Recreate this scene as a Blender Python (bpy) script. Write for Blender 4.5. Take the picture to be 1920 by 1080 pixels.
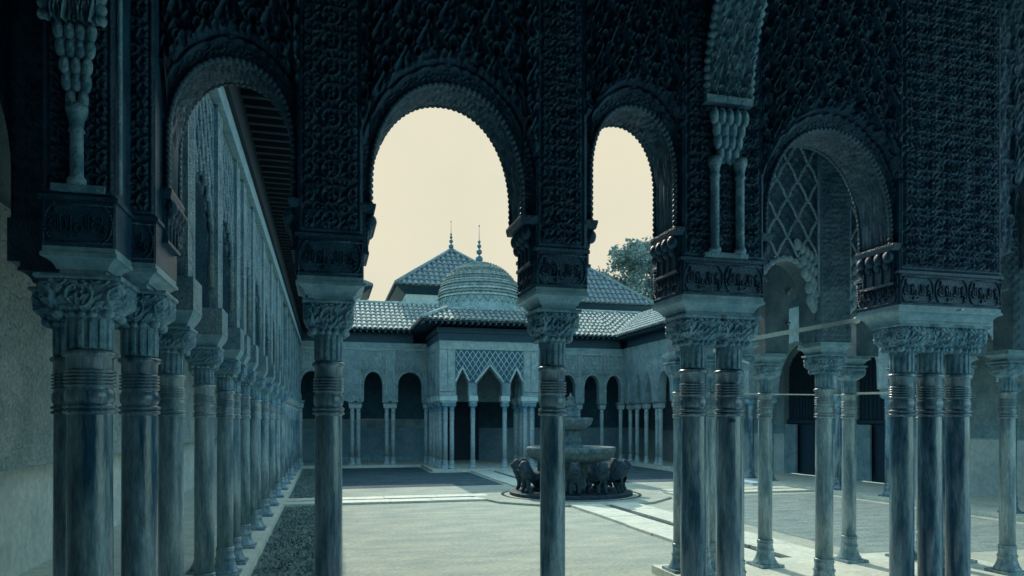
import bpy, bmesh, math, random
import numpy as np
from mathutils import Vector
random.seed(7); RNG = np.random.RandomState(11)
S = bpy.context.scene; C = S.collection
for o in list(bpy.data.objects): bpy.data.objects.remove(o)

# ------------------------------------------------------------------ camera, sky, sun, exposure
EYE = 1.85            # eye height above the court; gallery floors stand 0.10 above it
cam = bpy.data.cameras.new('camera'); co = bpy.data.objects.new('camera', cam); C.objects.link(co)
co.location = (0, 0, EYE); co.rotation_euler = (math.radians(90), 0, math.radians(-14.5))
cam.sensor_width = 36; cam.lens = 1345/1920*36; cam.shift_y = 250/1920; cam.clip_start = .05; cam.clip_end = 2000
S.camera = co
SUN_EL, SUN_AZ = math.radians(36), math.radians(-3)      # azimuth from +Y, minus = to the left
sl = bpy.data.lights.new('sun', 'SUN'); so = bpy.data.objects.new('sun', sl); C.objects.link(so)
sl.energy = 3.3; sl.angle = math.radians(.6); sl.color = (1.0, .95, .80)
sd = Vector((math.sin(SUN_AZ)*math.cos(SUN_EL), math.cos(SUN_AZ)*math.cos(SUN_EL), math.sin(SUN_EL)))
so.rotation_euler = (-sd).to_track_quat('-Z', 'Y').to_euler(); so.location = (0, 20, 30)
W = bpy.data.worlds.new('World'); S.world = W; W.use_nodes = True
nt = W.node_tree; nt.nodes.clear()
def N(t, k, **a):
    n = t.nodes.new(k)
    for p, v in a.items(): setattr(n, p, v)
    return n
out = N(nt, 'ShaderNodeOutputWorld'); bg = N(nt, 'ShaderNodeBackground'); bg.inputs['Strength'].default_value = .1
sky = N(nt, 'ShaderNodeTexSky', sky_type='NISHITA', sun_disc=False, sun_elevation=SUN_EL, sun_rotation=SUN_AZ, air_density=1.0, dust_density=2.0)
tint = N(nt, 'ShaderNodeMix', data_type='RGBA', blend_type='MULTIPLY'); tint.inputs['Factor'].default_value = 1
tint.inputs['B'].default_value = (3.9, 4.9, 3.95, 1)
geo = N(nt, 'ShaderNodeTexCoord'); sep = N(nt, 'ShaderNodeSeparateXYZ')
nt.links.new(geo.outputs['Generated'], sep.inputs[0])
# pale glare of the sky on the sun's side, deep blue on the far side and overhead
mp = N(nt, 'ShaderNodeMapRange', interpolation_type='SMOOTHSTEP'); mp.inputs['From Min'].default_value = .45; mp.inputs['From Max'].default_value = .75
nt.links.new(sep.outputs['Y'], mp.inputs['Value'])
sn = N(nt, 'ShaderNodeTexNoise'); sn.inputs['Scale'].default_value = 7.0; sn.inputs['Detail'].default_value = 6
nt.links.new(geo.outputs['Generated'], sn.inputs['Vector'])
cr = N(nt, 'ShaderNodeMix', data_type='RGBA'); cr.inputs['A'].default_value = (8.8, 8.0, 6.0, 1); cr.inputs['B'].default_value = (7.3, 7.3, 5.8, 1)
nt.links.new(sn.outputs['Fac'], cr.inputs['Factor'])
mx = N(nt, 'ShaderNodeMix', data_type='RGBA')
nt.links.new(sky.outputs[0], tint.inputs['A']); nt.links.new(tint.outputs['Result'], mx.inputs['A'])
nt.links.new(cr.outputs['Result'], mx.inputs['B']); nt.links.new(mp.outputs[0], mx.inputs['Factor'])
nt.links.new(mx.outputs['Result'], bg.inputs['Color']); nt.links.new(bg.outputs[0], out.inputs[0])
S.view_settings.view_transform = 'Standard'; S.view_settings.look = 'None'
S.view_settings.exposure = 0.0; S.view_settings.gamma = 1; S.view_settings.use_curve_mapping = False
S.render.engine = 'CYCLES'
S.cycles.max_bounces = 8; S.cycles.diffuse_bounces = 5

# ------------------------------------------------------------------ materials
def mat(name, a, b, rough=.7, scale=6., stretch=(1, 1, 1), bump=.3, bscale=40., kind='noise', fac=(.35, .7), spec=.3, fine=(6, .25)):
    m = bpy.data.materials.new(name); m.use_nodes = True; t = m.node_tree
    p = t.nodes['Principled BSDF']; p.inputs['Roughness'].default_value = rough
    p.inputs['Specular IOR Level'].default_value = spec
    tc = N(t, 'ShaderNodeTexCoord'); mpg = N(t, 'ShaderNodeMapping'); mpg.inputs['Scale'].default_value = stretch
    gp = N(t, 'ShaderNodeNewGeometry'); t.links.new(gp.outputs['Position'], mpg.inputs[0])
    n1 = N(t, 'ShaderNodeTexNoise'); n1.inputs['Scale'].default_value = scale; n1.inputs['Detail'].default_value = 7; n1.inputs['Roughness'].default_value = .62
    t.links.new(mpg.outputs[0], n1.inputs['Vector'])
    rg = N(t, 'ShaderNodeMapRange'); rg.inputs['From Min'].default_value = fac[0]; rg.inputs['From Max'].default_value = fac[1]
    t.links.new(n1.outputs['Fac'], rg.inputs['Value'])
    mi = N(t, 'ShaderNodeMix', data_type='RGBA'); mi.inputs['A'].default_value = (*a, 1); mi.inputs['B'].default_value = (*b, 1)
    t.links.new(rg.outputs[0], mi.inputs['Factor'])
    nf = N(t, 'ShaderNodeTexNoise'); nf.inputs['Scale'].default_value = scale*fine[0]; nf.inputs['Detail'].default_value = 6; nf.inputs['Roughness'].default_value = .7; t.links.new(mpg.outputs[0], nf.inputs['Vector'])
    rf = N(t, 'ShaderNodeMapRange'); rf.inputs['From Min'].default_value = .3; rf.inputs['From Max'].default_value = .7; rf.inputs['To Min'].default_value = 1 - fine[1]; rf.inputs['To Max'].default_value = 1 + fine[1]*.5; t.links.new(nf.outputs['Fac'], rf.inputs['Value'])
    ml = N(t, 'ShaderNodeMix', data_type='RGBA', blend_type='MULTIPLY'); ml.inputs['Factor'].default_value = 1
    t.links.new(mi.outputs['Result'], ml.inputs['A']); t.links.new(rf.outputs[0], ml.inputs['B']); t.links.new(ml.outputs['Result'], p.inputs['Base Color'])
    if kind == 'carved':
        sp_ = N(t, 'ShaderNodeSeparateXYZ'); t.links.new(gp.outputs['Position'], sp_.inputs[0])
        def mth(op, a, b=None, c=None):
            q = N(t, 'ShaderNodeMath', operation=op)
            for i, v in enumerate((a, b, c)):
                if v is None: continue
                if hasattr(v, 'links'): t.links.new(v, q.inputs[i])
                else: q.inputs[i].default_value = v
            return q.outputs[0]
        vo = N(t, 'ShaderNodeTexVoronoi'); vo.inputs['Scale'].default_value = bscale*.24; vo.inputs['Randomness'].default_value = .45
        t.links.new(gp.outputs['Position'], vo.inputs['Vector'])
        s1 = mth('SINE', mth('MULTIPLY', vo.outputs['Distance'], 15.0))
        n3 = N(t, 'ShaderNodeTexNoise'); n3.inputs['Scale'].default_value = bscale*1.2; n3.inputs['Detail'].default_value = 1; t.links.new(gp.outputs['Position'], n3.inputs['Vector'])
        h_ = mth('ADD', s1, mth('MULTIPLY', mth('SUBTRACT', n3.outputs['Fac'], .5), 5.0)); cl = N(t, 'ShaderNodeMapRange', interpolation_type='SMOOTHSTEP')
        cl.inputs['From Min'].default_value = -.5; cl.inputs['From Max'].default_value = .5; t.links.new(h_, cl.inputs['Value']); src = cl.outputs[0]
    else:
        n2 = N(t, 'ShaderNodeTexNoise'); n2.inputs['Scale'].default_value = bscale; n2.inputs['Detail'].default_value = 5
        t.links.new(mpg.outputs[0], n2.inputs['Vector']); src = n2.outputs['Fac']
    bp = N(t, 'ShaderNodeBump'); bp.inputs['Strength'].default_value = bump; bp.inputs['Distance'].default_value = .02
    t.links.new(src, bp.inputs['Height']); t.links.new(bp.outputs[0], p.inputs['Normal'])
    return m
M = dict(
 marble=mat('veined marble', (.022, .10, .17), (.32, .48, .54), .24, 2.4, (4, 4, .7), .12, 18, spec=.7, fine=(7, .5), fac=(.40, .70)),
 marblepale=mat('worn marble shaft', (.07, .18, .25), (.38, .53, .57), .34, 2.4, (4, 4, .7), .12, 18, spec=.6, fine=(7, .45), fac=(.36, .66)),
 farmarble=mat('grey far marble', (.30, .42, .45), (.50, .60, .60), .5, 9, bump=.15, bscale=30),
 marblel=mat('pale marble moulding', (.15, .33, .42), (.34, .54, .60), .45, 9, bump=.15, bscale=30),
 capital=mat('carved capital marble', (.06, .21, .31), (.28, .48, .56), .45, 12, bump=.5, bscale=60, spec=.5),
 dark=mat('shade-toned stucco', (.006, .035, .07), (.018, .07, .12), .42, 7, bump=.6, bscale=55, kind='carved', spec=.6),  # gallery shade put into the colour; the court's stucco is lighter
 darkplain=mat('shade-toned stucco relief', (.007, .052, .105), (.028, .120, .195), .40, 9, bump=.5, bscale=90, spec=.4),  # same painted-in shade for the near arcade relief
 soffit=mat('carved arch soffit', (.015, .07, .12), (.07, .17, .24), .5, 9, bump=.3, bscale=80, spec=.5),
 stucco=mat('carved grey stucco', (.20, .33, .37), (.38, .52, .54), .8, 2.2, bump=1, bscale=44, kind='carved'),
 stuccolight=mat('pale stucco ribs', (.42, .56, .57), (.58, .70, .68), .8, 6, bump=.3, bscale=30),
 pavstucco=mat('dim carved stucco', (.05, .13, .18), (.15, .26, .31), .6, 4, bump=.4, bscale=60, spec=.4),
 pavnet=mat('pale stucco tracery', (.22, .36, .42), (.36, .50, .54), .6, 8, bump=.2, bscale=30),
 bandm=mat('pale carved band', (.30, .44, .47), (.52, .64, .62), .8, 5, bump=1, bscale=40, fine=(8, .4), kind='carved'),
 recess=mat('blue painted stucco ground', (.045, .14, .21), (.09, .22, .29), .8, 4, bump=1, bscale=75, kind='carved'),
 stuccoside=mat('carved arcade stucco', (.12, .26, .33), (.32, .47, .50), .6, 3, bump=1, bscale=60, kind='carved', spec=.4),
 leftwall=mat('pale limewash', (.62, .68, .64), (.84, .86, .78), .85, 1.6, bump=.2, bscale=20),
 dado=mat('dark plaster dado', (.14, .26, .33), (.26, .39, .45), .85, 1.2, bump=.25, bscale=20),
 leftpanel=mat('patterned pale plaster', (.36, .48, .49), (.60, .68, .65), .8, 2, bump=1, bscale=26, kind='carved', fine=(9, .35)),
 wall=mat('stained plaster', (.38, .49, .50), (.60, .68, .65), .85, 1.3, bump=.25, bscale=20),
 tilew=mat('tiled dado', (.15, .29, .35), (.30, .45, .49), .6, 4, bump=.8, bscale=26, kind='carved'),
 gravel=mat('pale gravel', (.39, .47, .43), (.68, .71, .58), .95, 1.1, (1, 2.0, 1), .9, 70, fac=(.3, .72), fine=(14, .38)),
 soil=mat('dark soil', (.10, .17, .18), (.26, .35, .33), .95, 2.5, bump=1, bscale=40, fine=(8, .6)),
 lawn=mat('worn ground', (.20, .29, .30), (.40, .49, .45), .95, 1.6, (1, 2.5, 1), 1, 40, fine=(10, .6)),
 shadebed=mat('earth bed in painted shade', (.045, .10, .135), (.12, .19, .21), .95, .9, (1, 2.5, 1), .9, 30, fine=(9, .6)),  # cast shadow of the far buildings put into the earth colour
 paving=mat('white paving marble', (.58, .64, .56), (.78, .80, .68), .7, 2.5, bump=.12, bscale=20),
 slab=mat('grey floor slabs', (.42, .62, .72), (.62, .80, .86), .7, 2, bump=.15, bscale=20),
 water=mat('wet channel', (.02, .05, .07), (.04, .08, .10), .25, 4, bump=.1),
 tile=mat('clay roof tile', (.16, .25, .28), (.50, .56, .51), .8, 5, bump=.4, bscale=30, fine=(5, .7)),
 tiled=mat('weathered roof tile', (.13, .20, .23), (.27, .35, .37), .8, 5, bump=.4, bscale=30, fine=(5, .7)),
 wood=mat('dark old timber', (.010, .045, .075), (.028, .08, .12), .6, 5, (1, 1, 6), .4, 40),
 woodblack=mat('near-black timber', (.004, .018, .03), (.010, .032, .05), .7, 5, (1, 1, 6), .4, 40),  # much darker timber tone, used on the left arcade eave
 door=mat('timber door', (.010, .035, .06), (.025, .07, .11), .55, 6, (8, 8, 1), .4, 30),
 fount=mat('fountain stone', (.045, .11, .145), (.19, .28, .30), .75, 9, bump=.5, bscale=40),
 lion=mat('lion stone', (.008, .030, .05), (.045, .095, .12), .7, 10, bump=.6, bscale=30),
 leaf=mat('tree leaves', (.11, .19, .20), (.22, .32, .32), .7, 2, bump=0),
 bark=mat('tree bark', (.05, .09, .11), (.09, .14, .16), .9, 8, bump=.4),
 rod=mat('pale painted bar', (.60, .68, .64), (.78, .82, .74), .6, 10, bump=.1),
 metal=mat('dark metal', (.04, .11, .15), (.08, .17, .22), .5, 10, bump=.1),
 grassm=mat('weeds', (.10, .18, .18), (.34, .44, .40), .8, 3, bump=0),
)

# ------------------------------------------------------------------ mesh builder
class MB:
    def __init__(s): s.v = []; s.f = []; s.n = 0; s.sm = []
    def add(s, V, F, smooth=False):
        V = np.asarray(V, float).reshape(-1, 3); s.v.append(V)
        F = [tuple(i + s.n for i in f) for f in F]; s.f += F; s.sm += [smooth]*len(F); s.n += len(V); return s
    def box(s, x0, x1, y0, y1, z0, z1):
        return s.loft([(z0, x0, x1, y0, y1), (z1, x0, x1, y0, y1)])
    def loft(s, rows):                    # rectangular sections (z, x0, x1, y0, y1)
        V = []
        for z, a, b, c, d in rows: V += [(a, c, z), (b, c, z), (b, d, z), (a, d, z)]
        F = [(3, 2, 1, 0)]
        for i in range(len(rows) - 1):
            k = 4*i
            for j in range(4): F.append((k + j, k + (j + 1) % 4, k + 4 + (j + 1) % 4, k + 4 + j))
        k = 4*(len(rows) - 1); F.append((k, k + 1, k + 2, k + 3)); return s.add(V, F)
    def lathe(s, prof, cx=0, cy=0, n=24, z=0, smooth=True, fn=None):
        th = np.linspace(0, 2*math.pi, n, endpoint=False); V = []
        for r, h in prof:
            rr = r*np.ones(n) if fn is None else fn(r, h, th)
            V.append(np.stack([cx + rr*np.cos(th), cy + rr*np.sin(th), np.full(n, z + h)], 1))
        m = len(prof); F = [(i*n + j, i*n + (j + 1) % n, (i + 1)*n + (j + 1) % n, (i + 1)*n + j) for i in range(m - 1) for j in range(n)]
        F.append(tuple(range(n - 1, -1, -1))); F.append(tuple((m - 1)*n + j for j in range(n)))
        return s.add(np.concatenate(V), F, smooth)
    def ball(s, c, r, n=10, sz=(1, 1, 1)):
        pr = [(r*math.sin(a), -r*math.cos(a)) for a in np.linspace(.05, math.pi - .05, n//2 + 2)]
        V0 = s.n; s.lathe(pr, n=n); V = s.v[-1]; V *= np.array(sz); V += np.array(c); return s
    def tube(s, a, b, r0, r1=None, n=8, sq=False):
        r1 = r0 if r1 is None else r1; a, b = Vector(a), Vector(b); d = (b - a).normalized()
        u = d.orthogonal().normalized() if abs(d.z) > .9 or not sq else d.cross(Vector((0, 0, 1))).normalized(); w = d.cross(u)
        V = []
        for p, r in ((a, r0), (b, r1)):
            for j in range(n):
                t = 2*math.pi*(j + (.5 if sq else 0))/n; V.append(p + (u*math.cos(t) + w*math.sin(t))*r)
        F = [(j, (j + 1) % n, n + (j + 1) % n, n + j) for j in range(n)] + [tuple(range(n))[::-1], tuple(range(n, 2*n))]
        return s.add([tuple(p) for p in V], F, not sq)
    def grid(s, P, smooth=True):          # P: (m, n, 3)
        m, n = P.shape[:2]; i = np.arange(m - 1)[:, None]*n + np.arange(n - 1)[None, :]
        F = np.stack([i, i + 1, i + n + 1, i + n], -1).reshape(-1, 4).tolist()
        return s.add(P.reshape(-1, 3), F, smooth)
    def build(s, name, m, parent=None, off=None):
        V = np.concatenate(s.v)
        if off is None and parent is not None:
            off = parent.location if parent.parent is None else parent.parent.location
        if off is not None: V = V - np.array(off)[None]
        me = bpy.data.meshes.new(name); me.from_pydata(V.tolist(), [], s.f); me.polygons.foreach_set('use_smooth', s.sm)
        me.materials.append(m if not isinstance(m, str) else M[m]); me.update()
        return link(name, me, parent)
def link(name, me, parent=None):
    o = bpy.data.objects.new(name, me); C.objects.link(o)
    if parent is not None: o.parent = parent
    return o
def tag(o, label=None, cat=None, group=None, kind=None):
    for k, v in (('label', label), ('category', cat), ('group', group), ('kind', kind)):
        if v: o[k] = v
    return o
def thing(name, loc, label, cat, group=None, rz=0, sc=(1, 1, 1)):
    o = bpy.data.objects.new(name, None); C.objects.link(o); o.location = loc; o.rotation_euler.z = rz; o.scale = sc; o.empty_display_size = .1
    return tag(o, label, cat, group)
def struct(mb, name, m, label=None):
    o = mb.build(name, m); o['kind'] = 'structure'; o['label'] = label or name.replace('_', ' '); return o

# ------------------------------------------------------------------ carved relief height functions (metres)
def rdg(d, w): return np.exp(-(d/w)**2)
def arab(u, v, s=.15, d=.012):
    x = np.abs((u/s + .5) % 1 - .5)*2; y = ((v/s) % 1 - .5)*2
    R = np.hypot(x, y); T = np.arctan2(y, x)
    h = rdg(R - .68, .08) + .9*rdg(R - .20 - .06*np.cos(6*T), .10)
    R2 = np.hypot(x - 1, np.abs(y) - 1); h = np.maximum(h, rdg(R2 - .36, .07)); h = np.maximum(h, .9*rdg(R2, .13))
    T2 = np.arctan2(np.abs(y) - .55, x - .55); R3 = np.hypot(x - .55, np.abs(y) - .55)
    h = np.maximum(h, .8*rdg((R3*9 - T2 + math.pi) % (2*math.pi) - math.pi, .9)*(R3 < .42))
    k = 2*math.pi/s
    g = np.sin(1.9*k*u + 1.8*np.sin(1.1*k*v))*np.sin(2.1*k*v + 1.8*np.sin(1.3*k*u))
    h = np.maximum(h, .62*np.clip(g*3, 0, 1))
    return d*h
def vine(u, v, s=.06, d=.008):
    k = 2*math.pi/s
    g = np.sin(k*u + 1.9*np.sin(.6*k*v))*np.sin(k*v + 1.9*np.sin(.55*k*u))
    return d*np.clip(.5 + 2.6*g, 0, 1)
def sebka(u, v, w=.26, h=.21, d=.045):
    """staggered rows of hoods, each a tall middle lobe with two lower side lobes and a hollow niche"""
    out = np.zeros_like(u); j0 = np.floor(v/h)
    fol = np.clip(.5 + 2.4*np.sin(u/w*15 + 1.6*np.sin(v/h*8))*np.sin(v/h*13 + 1.6*np.sin(u/w*9)), 0, 1)
    for dj in (2, 1, 0, -1):
        j = j0 + dj; off = (j % 2)*.5
        x = np.abs(((u/w + off + .5) % 1 - .5)*2); y = (v - j*h)/h*.8
        e = np.maximum(.30 - np.hypot(x, y - .86), .24 - np.hypot(x - .40, y - .52))
        e = np.maximum(e, .22 - np.hypot(x - .72, y - .16)); e = np.maximum(e, np.minimum((.98 - y)*.50 - x*.62, .9))
        e = np.where(y < -.75, -1, e)
        hd = np.hypot(x, (y - .82)*.9)
        c = .42 + .58*rdg(e - .085, .075) + .16*fol*(e > .2) - .34*rdg(hd, .13) + .30*rdg(np.hypot(x - .0, (y - .25)*.5) - .17, .06)*(e > .2)
        out = np.where(e > 0, c, out)
    return d*out
def lozenge(u, v, w=.30, h=.42, d=.03):
    a = np.abs(((u/w + v/h) % 1) - .5)*2; b = np.abs(((u/w - v/h) % 1) - .5)*2
    e = np.minimum(1 - a, 1 - b)
    net = rdg(np.minimum(a, b), .10)
    x = ((u/w + .5) % 1 - .5)*2; leaf = rdg(np.abs(x) - .12, .1)*.5
    return d*(net + .35*np.clip(np.sin(6*a)*np.sin(6*b), 0, 1)*(net < .3) + leaf*(net < .2)*.4)
def frame_band(u, v, u0, u1, v0, v1, b=.02, d=.012):
    e = np.minimum(np.minimum(u - u0, u1 - u), np.minimum(v - v0, v1 - v)); return d*rdg(e - b, b*.45), e > 2*b

# arch outline: z of the opening's edge at x
def arch_z(x, c, a, spring, apex, kind='round'):
    q = np.clip(np.abs(x - c)/a, 0, 1)
    if kind == 'round': z = spring + (apex - spring)*np.maximum(0, 1 - q**2.15)**.5
    else:                                      # stepped, hanging (lambrequin) outline
        n = kind
        z = spring + (apex - spring)*(1 - np.floor(q*n + .35)/n*.97)
        z = z - (apex - spring)*.10*np.abs(np.sin(q*n*math.pi*1.0))
    return np.where(np.abs(x - c) < a, z, -9)
def arcwall(parent, name, m, x0, x1, z0, z1, y0, th, ops, fn=None, step=.02, axis='x', face=1, scal=0., soff=5, seam=None):
    """solid wall between (x0..x1) x (z0..z1), relief on its face; ops = arch openings (c, half, spring, apex, kind)"""
    xs = list(np.linspace(x0, x1, max(2, int(round((x1 - x0)/step)) + 1)))
    for c, a, sp, ap, k in ops:
        for q in (c - a, c + a): xs += [q - 1e-4, q + 1e-4]
    xs = np.array(sorted(x for x in xs if x0 - 1e-6 <= x <= x1 + 1e-6))
    zb = np.full(xs.shape, float(z0))
    for c, a, sp, ap, k in ops:
        z = arch_z(xs, c, a, sp, ap, k); sc = scal*np.abs(np.sin((xs - c)*math.pi/.035)) if scal else 0
        zb = np.where(z > -5, np.maximum(zb, z - sc), zb)
    nz = max(2, int(round((z1 - z0)/step)) + 1); t = np.linspace(0, 1, nz)[:, None]
    Z = zb[None]*(1 - t) + z1*t; X = np.repeat(xs[None], nz, 0)
    H = fn(X, Z) if fn is not None else np.zeros_like(X)
    def W3(X, Y, Z):
        P = np.stack([X, y0 + face*Y, Z], -1) if axis == 'x' else np.stack([y0 + face*Y, X, Z], -1); return P
    mb = MB(); mb.grid(W3(X, -H, Z))
    mb.grid(W3(np.repeat(xs[None], 2, 0), np.full((2, len(xs)), th), np.stack([zb, np.full(xs.shape, z1)])), False)
    t = np.linspace(0, 1, soff)[:, None]
    Yb = (-H[0])[None]*(1 - t) + th*t; Zs = np.repeat(zb[None], soff, 0); Xs = np.repeat(xs[None], soff, 0)
    sm = None
    if soff > 8:
        sl_ = np.concatenate([[0], np.cumsum(np.hypot(np.diff(xs), np.diff(zb)))]); al = np.repeat(sl_[None], soff, 0)
        rel = vine(al, Yb, .055, .012)*((Yb > .02) & (Yb < th - .02)); gx = np.gradient(zb, xs + np.arange(len(xs))*1e-9); gx = np.clip(gx, -8, 8); nrm = np.sqrt(1 + gx**2)
        live = (zb > z0 + 1e-4)[None]; Xs = Xs + live*rel*(gx/nrm)[None]; Zs = Zs - live*rel*(1/nrm)[None]; sm = 1
    if sm: ms = MB(); ms.grid(W3(Xs, Yb, Zs)); ms.build('arch_soffit', 'soffit', parent)
    else: mb.grid(W3(Xs, Yb, Zs), False)
    mb.grid(W3(np.repeat(xs[None], 2, 0), np.stack([-H[-1], np.full(xs.shape, th)]), np.full((2, len(xs)), z1)), False)
    for k in (0, -1):
        mb.grid(W3(np.full((nz, 2), xs[k]), np.stack([-H[:, k], np.full(nz, th)], 1), np.stack([Z[:, k]]*2, 1)), False)
    return mb.build(name, m, parent)
def vec_fn(f):                                 # (relief helper: panels chosen by position)
    return f

# ------------------------------------------------------------------ columns
P0 = .10
def capfn(k):
    def f(r, h, th):
        if h < 2.262: return r + .004*np.sign(np.sin(14*th))*(2.10 < h < 2.245) + 0*th
        t = min(1, (h - 2.262)/.06); e = 2 + 10*t
        sq = r/((np.abs(np.cos(th))**e + np.abs(np.sin(th))**e)**(1/e))
        base = sq*t + r*(1 - t)
        u = ((th/(math.pi/2) + .5) % 1 - .5)*.26
        rel = arab(u, np.full_like(th, h - 2.345 + .075), .15, .017)
        return base + rel*(k > 0)*(2.275 < h < 2.42)
    return f
COLM = {}
def column_meshes(q):
    if q in COLM: return COLM[q]
    n = {2: 40, 1: 20, 0: 10}[q]
    b = MB(); b.loft([(0, -.16, .16, -.16, .16), (.03, -.16, .16, -.16, .16)])
    b.lathe([(.150, .03), (.142, .05), (.118, .09), (.102, .14), (.098, .175), (.106, .185), (.106, .20), (.094, .21), (.09, .27), (.096, .275), (.096, .288), (.088, .293), (.096, .30), (.096, .312), (.085, .32)], n=n)
    pr = [(.084, .32), (.084, 1.0), (.081, 1.78)]
    if q == 0: pr += [(.092, 1.80), (.084, 1.83), (.088, 1.88), (.088, 2.0), (.084, 2.05), (.095, 2.08), (.083, 2.10)]
    else:
        def ring(z, r, w=.007): return [(.080, z - w*1.3), (r, z - w*.6), (r, z + w*.6), (.080, z + w*1.3)]
        pr += ring(1.797, .096, .009) + ring(1.822, .096, .009) + [(.084, 1.845), (.089, 1.855), (.0905, 1.875), (.089, 1.895), (.084, 1.905)]
        for z in (1.925, 1.942, 1.96, 1.977, 1.994): pr += ring(z, .0925, .0055)
        pr += [(.084, 2.01), (.084, 2.06), (.097, 2.068), (.099, 2.078), (.097, 2.088), (.084, 2.096)]
    s = MB(); s.lathe(pr, n=n)
    c = MB()
    if q == 0:
        c.lathe([(.083, 2.10), (.083, 2.25)], n=n)
        c.loft([(2.25, -.09, .09, -.09, .09), (2.30, -.125, .125, -.125, .125), (2.42, -.135, .135, -.135, .135)])
    else:
        zz = [2.10, 2.11, 2.18, 2.24, 2.25] + list(np.linspace(2.262, 2.42, 48 if q == 2 else 18))
        def rad(z):
            if z < 2.262: return .082
            t = (z - 2.262)/.158; return .088 + .047*min(1, (t*2.2))**.6
        c.lathe([(rad(z), z) for z in zz], n={2: 288, 1: 96}[q], fn=capfn(1))
        if q == 2:                             # leaf volutes under the block
            for k in range(4):
                a = math.pi/4 + k*math.pi/2
                c.ball((.125*math.cos(a), .125*math.sin(a), 2.268), .026, 8)
                for j in (-1, 0, 1):
                    bb = a + math.pi/4 + j*.34; c.ball((.108*math.cos(bb), .108*math.sin(bb), 2.262), .020, 8, (1, 1, .8))
    c.loft([(2.42, -.148, .148, -.148, .148), (2.43, -.153, .153, -.153, .153), (2.442, -.150, .150, -.150, .150)])
    COLM[q] = {}
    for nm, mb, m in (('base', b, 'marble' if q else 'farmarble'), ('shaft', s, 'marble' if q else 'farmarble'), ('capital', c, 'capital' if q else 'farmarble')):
        o = mb.build(nm, m); COLM[q][nm] = o.data; bpy.data.objects.remove(o)
    return COLM[q]
def column(x, y, q, label, group, r=1., m=None):
    o = thing('marble_column', (x, y, P0), label, 'column', group, sc=(r, r, 1))
    for nm, me in column_meshes(q).items():
        c = link(nm, me, o)
        if m and nm != 'capital': c.material_slots[0].link = 'OBJECT'; c.material_slots[0].material = M[m]
    return o
def impost(mb, x0, x1, y0, y1, k=1.0):         # cavetto block that carries the pier; x0..y1 = pier outline
    def sec(z, o): return (z, x0 + o*k, x1 - o*k, y0 + o*k, y1 - o*k)
    mb.loft([sec(2.543, .052), sec(2.562, .052), sec(2.5625, .040), sec(2.572, .038), sec(2.582, .033), sec(2.594, .024), sec(2.605, .012), sec(2.612, .0), sec(2.613, -.010), sec(2.632, -.010), sec(2.633, -.002), sec(2.66, -.002)])
ORD = ['first', 'second', 'third', 'fourth', 'fifth', 'sixth', 'seventh', 'eighth', 'ninth', 'tenth', 'eleventh', 'twelfth', 'thirteenth', 'fourteenth', 'fifteenth', 'sixteenth', 'seventeenth', 'eighteenth']

# ------------------------------------------------------------------ ground
g = MB(); g.add([(-400, -400, 0), (400, -400, 0), (400, 400, 0), (-400, 400, 0)], [(0, 1, 2, 3)]); struct(g, 'ground', 'gravel', 'pale gravel floor of the open courtyard')
g = MB(); g.box(-3.4, -.88, 4.75, 29.0, -.2, P0);  g.box(12.42, 15.1, 4.75, 29.0, -.2, P0); g.box(-3.4, 15.1, 29.0, 32, -.2, P0)
struct(g, 'gallery_floor', 'paving', 'raised white marble floor of the galleries round the court')
g = MB(); g.box(-3.4, 15.1, -1.6, 4.748, -.2, P0); struct(g, 'near_gallery_floor', 'slab', 'marble slab floor of the near gallery')
g = MB(); g.box(3.84, 8.0, 4.753, 8.05, -.2, P0 - .003); g.box(3.7, 8.0, 25.7, 28.997, -.2, P0 - .003); struct(g, 'pavilion_floor', 'paving', 'white marble slabs under the projecting pavilions')
g = MB(); g.add([(-.88, 4.75, .004), (0.02, 4.75, .004), (0.02, 16.2, .004), (-.88, 16.2, .004), (-.88, 17.7, .004), (0.0, 17.7, .004), (0.0, 29, .004), (-.88, 29, .004)], [(0, 1, 2, 3), (4, 5, 6, 7)])
struct(g, 'soil_strip', 'soil', 'dark planted soil strip along the left arcade')
g = MB(); g.add([(7.3, 8.2, .004), (12.1, 8.2, .004), (12.1, 15.9, .004), (8.3, 15.9, .004), (7.3, 14.2, .004)], [(0, 1, 2, 3, 4)]); struct(g, 'worn_lawn', 'lawn', 'worn grey ground of the near right quarter')
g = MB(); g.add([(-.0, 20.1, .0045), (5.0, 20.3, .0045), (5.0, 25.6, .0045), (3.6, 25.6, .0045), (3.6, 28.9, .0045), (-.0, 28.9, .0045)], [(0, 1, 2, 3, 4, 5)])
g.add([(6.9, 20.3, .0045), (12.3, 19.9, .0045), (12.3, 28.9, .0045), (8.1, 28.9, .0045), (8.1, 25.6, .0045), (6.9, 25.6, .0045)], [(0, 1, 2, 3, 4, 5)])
struct(g, 'far_shade_beds', 'shadebed', 'earth of the two far quarters, darkened as painted cast shadow')  # earth darkened up to the cast-shadow edge; the shade is in the colour
FX, FY = 5.88, 16.9
g = MB()
for a, b in ((5.1, 5.78), (5.98, 6.66)):                  # long axis, either side of the channel
    y = 8.05
    while y < 25.6:
        L = random.uniform(.8, 1.3); y2 = min(y + L, 25.68)
        if not (FY - 2.2 < y < FY + 2.2): g.box(a + random.uniform(-.02, .02), b, y, y2 - .008, -.05, .045 + random.uniform(0, .006))
        y = y2
for a, b in ((FY - .62, FY - .10), (FY + .10, FY + .62)):
    x = -.87
    while x < 12.38:
        L = random.uniform(.8, 1.3); x2 = min(x + L, 12.40)
        if not (FX - 2.2 < x < FX + 2.2): g.box(x, x2 - .008, a, b, -.05, .045 + random.uniform(0, .006))
        x = x2
struct(g, 'paving_slabs', 'paving', 'white marble slabs along the water channels')
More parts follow.
